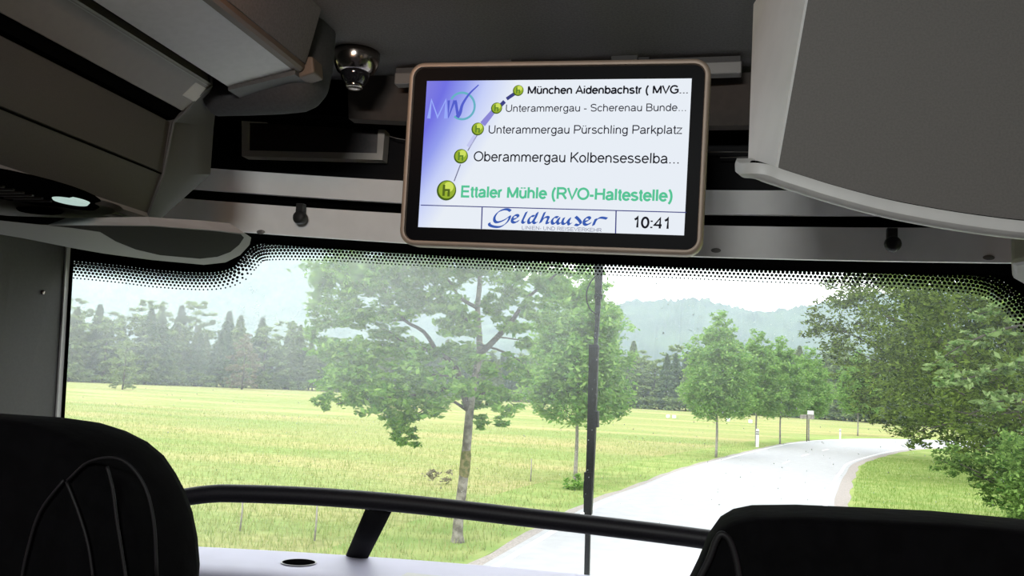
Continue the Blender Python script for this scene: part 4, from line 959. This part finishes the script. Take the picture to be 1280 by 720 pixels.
dense('dense_tree', 'full green tree at the far end of the right-hand trees, over the road bend', 50, (15.5, 50), [(1060, 395, 42), (1035, 425, 30), (1025, 400, 22), (1090, 360, 45), (1060, 360, 30), (1100, 440, 48), (1075, 470, 30), (1110, 500, 36), (1080, 500, 20), (1130, 530, 26), (1100, 525, 18), (1110, 310, 60), (1160, 420, 60), (1160, 330, 60)], 16000, .12, M['leaf_dark'])
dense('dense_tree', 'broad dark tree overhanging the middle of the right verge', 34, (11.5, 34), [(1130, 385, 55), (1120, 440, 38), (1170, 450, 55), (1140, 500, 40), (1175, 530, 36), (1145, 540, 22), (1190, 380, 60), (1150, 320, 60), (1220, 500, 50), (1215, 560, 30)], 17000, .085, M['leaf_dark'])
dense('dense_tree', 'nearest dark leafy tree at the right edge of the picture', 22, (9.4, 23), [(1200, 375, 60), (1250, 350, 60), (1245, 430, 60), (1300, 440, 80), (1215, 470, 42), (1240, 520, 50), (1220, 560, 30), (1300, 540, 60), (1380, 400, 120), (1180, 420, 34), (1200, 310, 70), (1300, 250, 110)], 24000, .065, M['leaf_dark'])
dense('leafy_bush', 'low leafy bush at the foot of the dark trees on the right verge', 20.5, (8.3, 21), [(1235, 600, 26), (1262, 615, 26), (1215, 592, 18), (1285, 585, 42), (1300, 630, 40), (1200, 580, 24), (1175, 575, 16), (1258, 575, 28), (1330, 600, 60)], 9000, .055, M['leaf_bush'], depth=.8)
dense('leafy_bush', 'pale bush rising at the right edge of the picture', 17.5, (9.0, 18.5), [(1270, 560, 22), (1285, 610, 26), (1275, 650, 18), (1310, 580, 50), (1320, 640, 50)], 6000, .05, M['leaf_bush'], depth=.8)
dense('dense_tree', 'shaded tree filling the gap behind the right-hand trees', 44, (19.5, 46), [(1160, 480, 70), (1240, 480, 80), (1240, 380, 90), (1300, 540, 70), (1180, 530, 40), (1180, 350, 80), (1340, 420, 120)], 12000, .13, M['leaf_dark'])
# pale reaching branches with larger leaves in front
bq = empty('overhanging_branch', atY(1250, 460, 15.5), 'light leafy branch reaching left in front of the dark right-hand trees', 'branch')
for pts in ([(1330, 400), (1260, 410), (1210, 428), (1165, 455)], [(1330, 450), (1270, 455), (1220, 470), (1180, 480)], [(1330, 500), (1270, 500), (1230, 505)], [(1330, 350), (1270, 375), (1220, 395)]):
    P_ = [atY(x, y, 19.5) for x, y in pts]; sp2 = smoothpath(P_, 4)
    keep(tube('twig', sp2, [.035*(1-.8*i/(len(sp2)-1)) for i in range(len(sp2))], M['darkbark'], None, 6), bq)
    foliage(bq, [tuple(p) for p in sp2[2:]], [.28]*len(sp2[2:]), 500, .085, M['leaf_pale'], flat_=.3, shell=0)

# ================================================================== forest edge, copied trees
def forest_conifer(seed, m_=None):
    rr = np.random.default_rng(seed); r0 = empty('forest_conifer', (0, 0, 0), 'tall hazy conifer in the forest edge across the meadow', 'tree', 'conifers in the forest edge')
    H = 12.5; tube('trunk', [(0, 0, -.1), (0, 0, H*.5), (0, 0, H*.97)], [.17, .10, .02], M['darkbark'], r0, 6)
    n_ = 3600; z = H*(.10+.9*rr.random(n_)**.8); R_ = np.minimum((H-z)*.30, 2.1)*(.85+.15*np.sin(z*5))+.06; a = rr.uniform(0, 2*np.pi, n_); q_ = R_*rr.random(n_)**.45
    Pp = np.stack([q_*np.cos(a), q_*np.sin(a), z-q_*.35], 1); d = np.stack([np.cos(a), np.sin(a), -.5+0*a], 1)+rr.normal(0, .25, (n_, 3)); d /= np.linalg.norm(d, axis=1)[:, None]
    b_ = np.cross(d, rr.normal(size=(n_, 3))*.5+np.array([0, 0, 1.])); b_ /= np.linalg.norm(b_, axis=1)[:, None]; s_ = .34*rr.uniform(.6, 1.3, n_)[:, None]
    V_ = np.stack([Pp-d*s_, Pp+b_*s_*.45, Pp+d*s_, Pp-b_*s_*.45], 1).reshape(-1, 3)
    o = rawmesh('foliage', V_, n_, 4, m_ or M['con'], r0); o['kind'] = 'stuff'; return r0
def forest_broadleaf(m, lab, grp, H=10.5, seed=1):
    r0 = empty('forest_tree', (0, 0, 0), lab, 'tree', grp); tube('trunk', [(0, 0, -.1), (.1, 0, H*.4), (0, 0, H*.8)], [.18, .13, .03], M['darkbark'], r0, 6); cs = []; rs = []
    for z, R_, n_ in ((H*.10, 1.6, 5), (H*.22, 1.7, 5), (H*.4, 2.0, 6), (H*.58, 1.8, 6), (H*.75, 1.2, 4), (H*.9, .4, 2)):
        for k in range(n_): a = 2*math.pi*k/n_+z; cs.append((R_*math.cos(a), R_*math.sin(a), z)); rs.append(1.15)
    foliage(r0, cs, rs, 3600, .27, m, world=False, shell=.1); return r0
con = [forest_conifer(1), forest_conifer(2, M['con2'])]
con[1]['label'] = 'tall pale green conifer in the forest edge across the meadow'; con[1]['group'] = 'pale conifers in the forest edge'; con[0]['label'] = 'tall dark conifer in the forest edge across the meadow'
dec = [forest_broadleaf(M['decid'], 'hazy broadleaf tree in the forest edge across the meadow', 'broadleaf trees in the forest edge', 11), forest_broadleaf(M['decid'], 'hazy broadleaf tree in the forest edge across the meadow', 'broadleaf trees in the forest edge', 9)]
base = [Vector((-175, 95, 0)), Vector((-135, 108, 0)), Vector((-104, 123, 0)), Vector((-92, 146, 0)), Vector((-80, 168, 0)), Vector((-45, 168, 0)), Vector((-14, 168, 0)), Vector((14, 158, 0)), Vector((34, 140, 0)), Vector((60, 118, 0)), Vector((95, 100, 0))]
fl_ = even(base, 108); used = set()
for row in range(3):
    for i, p in enumerate(fl_):
        if row == 2 and i % 3 == 0: continue
        src = random.choice(con) if random.random() < .62 else random.choice(dec)
        if id(src) in used: o = copy_tree(src)
        else: o = src; used.add(id(src))
        j = Vector((random.uniform(-2, 2), random.uniform(-1.5, 1.5), 0)); back_ = Vector((-.35, 1, 0)).normalized()*(3.2+row*6.5)
        o.location = p+j+back_; s_ = random.uniform(.76, 1.10)*(1+.10*row)*(1.22 if src in dec else .95)
        if 42 < i < 70: s_ *= .88
        if i >= 70: s_ *= .9
        o.scale = (s_*1.25, s_*1.25, s_); o.rotation_euler = (0, 0, random.uniform(0, 6))
rt = forest_broadleaf(M['russet'], 'russet-tinted tree at the forest edge left of the big tree', None, 10); rt.location = (*G(302, 487).xy, 0)
sm = forest_broadleaf(M['decid'], 'small round tree standing alone in the meadow before the forest edge', None, 10); sm.location = (*G(153, 487).xy, 0); sm.scale = (.62, .62, .62)
# low shrubs at the foot of the forest
sh0 = empty('forest_shrub', (0, 0, 0), 'low hazy shrub at the foot of the forest edge', 'shrub', 'shrubs at the foot of the forest')
foliage(sh0, [(0, 0, .9), (1.2, .3, .7), (-1.2, -.2, .8), (.2, .5, 1.6)], [1, .8, .9, .8], 900, .2, M['decid'], world=False)
for i in range(0, 108):
    o = sh0 if i == 0 else copy_tree(sh0); p = fl_[i]; o.location = (p.x+random.uniform(-1, 1), p.y+random.uniform(-.5, 1), 0); s_ = random.uniform(.8, 1.5); o.scale = (s_*1.3, s_, s_); o.rotation_euler = (0, 0, random.uniform(0, 6))

# hills
def hill(name, Y, ridge, m, lab, amp, seed):
    P_ = [atY(px, py, Y) for px, py in ridge]; P_ = smoothpath(P_, 10); rr = np.random.default_rng(seed); nb = 8; V = []; Fc = []; K = len(P_)
    for j in range(nb+1):
        t_ = j/nb
        for i, p in enumerate(P_):
            z = p.z*(math.sin(t_*math.pi/2))+(rr.normal()*amp if j else 0); V.append((p.x*(1-.25*(1-t_))+0, Y-(1-t_)*Y*.35, max(-2, z if j else -2)))
    for j in range(nb):
        for i in range(K-1): Fc.append((j*K+i, j*K+i+1, (j+1)*K+i+1, (j+1)*K+i))
    b0 = len(V)
    for i, p in enumerate(P_): V.append((p.x*1.1, Y*1.3, -2))
    for i in range(K-1): Fc.append((nb*K+i, nb*K+i+1, b0+i+1, b0+i))
    return tag(mesh(name, V, Fc, m, None, True), lab, 'hill', None, 'structure')
hill('mountain', 1500, [(-700, 150), (-300, 200), (0, 230), (200, 250), (400, 270), (540, 300), (634, 342), (710, 372), (760, 392), (800, 420), (860, 455)], M['glassfar'], 'high hazy blue mountain rising to the left', 2.5, 3)
hill('mountain', 1150, [(560, 420), (700, 392), (760, 385), (800, 379), (843, 379), (861, 375.5), (890, 380.5), (925, 388), (952, 392), (993, 387), (1028, 381), (1100, 370), (1300, 360), (1700, 380)], M['glassfar'], 'hazy blue wooded ridge beyond the bend', 2.0, 4)

# air haze between the meadow and the mountains
hz = box('haze', -1900, 1500, 92, 1700, -1, 300, None); hm = bpy.data.materials.new('air_haze'); hm.use_nodes = True; nt = hm.node_tree; nt.nodes.clear()
vs = nt.nodes.new('ShaderNodeVolumeScatter'); vs.inputs['Color'].default_value = (.66, .80, 1, 1); vs.inputs['Density'].default_value = .0005; vs.inputs['Anisotropy'].default_value = .0
oo = nt.nodes.new('ShaderNodeOutputMaterial'); nt.links.new(vs.outputs[0], oo.inputs['Volume']); hz.data.materials.append(hm)
tag(hz, 'thin bluish haze in the air before the mountains', 'haze', None, 'stuff')

# marker posts, stakes, sign, bales
def marker(p, lab, s_=1.0):
    r0 = empty('marker_post', p, lab, 'post', 'white roadside marker posts')
    prof = [(-.06, -.05), (.06, -.05), (.0, .055)]
    prism = lambda nme, z0_, z1_, m, k=1.0: loft(nme, [[(x*k, y*k, z0_) for x, y in prof], [(x*k, y*k, z1_) for x, y in prof]], m, r0)
    loft('post_body', [[(x, y, -.05) for x, y in prof], [(x, y, .92) for x, y in prof], [(x*.8, y*.8, 1.0) for x, y in prof]], M['post'], r0)
    prism('black_band', .68, .86, M['black'], 1.04); prism('reflector', .73, .81, M['trimlight'], 1.08); r0.scale = (s_*1.3, s_*1.3, s_); return r0
marker(G(946.5, 559), 'white roadside marker post with dark band, nearer one on the bend')
marker(G(1050, 549), 'white roadside marker post, farther one near the end of the bend', .75)
for px, py, lb in [(300, 664, 'thin grey stake in the meadow, leftmost'), (393, 676, 'thin grey stake in the meadow between rail strut and left seat'), (663, 602, 'thin grey stake in the meadow right of the big tree trunk')]:
    o = tube('meadow_stake', [(0, 0, -.05), (.01, 0, .3), (0, 0, .62)], [.016, .015, .013], M['wood'], None, 8); o.location = G(px, py); tag(o, lb, 'stake', 'stakes in the meadow')
p = G(1007, 551.5); sg = empty('small_sign', (p.x, p.y-.8, 0), 'small dark sign board on a post beside the bend', 'sign')
tube('sign_post', [(0, 0, -.05), (0, 0, 1.75)], .04, M['darkbark'], sg, 8); box('sign_board', -.45, .45, -.02, .02, 1.5, 1.78, M['wood'], sg, bev=.005); box('sign_cap', .02, .42, -.05, -.021, 1.80, 2.05, M['post'], sg, bev=.005)
for i, (px, py) in enumerate([(835, 522.5), (842.5, 523), (910, 527), (938, 529)]):
    o = lathe('white_bale', [(.02, 0), (.42, 0), (.5, .12), (.5, .55), (.42, .68), (.02, .68)], M['post'], None, 16, (0, 0, 0)); o.location = G(px, py); o.scale = (.45, .45, .55)
    tag(o, ['small white bale far out in the meadow, leftmost', 'small white bale close to the leftmost one in the far meadow', 'small white bale just right of the nearest avenue trunk', 'small white bale farthest right in the meadow'][i], 'bale', 'white bales in the far meadow')
# rough weeds near the foot of the big tree and by the road
wd = empty('weed_clump', G(722, 614), 'darker green weed clump on the verge left of the wiper', 'weed')
foliage(wd, [tuple(G(722, 612)+Vector((0, 0, .15))), tuple(G(712, 612)+Vector((0, 0, .1)))], [.3, .25], 700, .05, M['leaf_main'])
wd = empty('weed_clump', G(552, 606), 'pinkish dry weed clump in the meadow left of the big trunk', 'weed')
foliage(wd, [tuple(G(552, 606)+Vector((0, 0, .2))), tuple(G(538, 606)+Vector((0, 0, .12)))], [.35, .3], 260, .05, M['russet'])
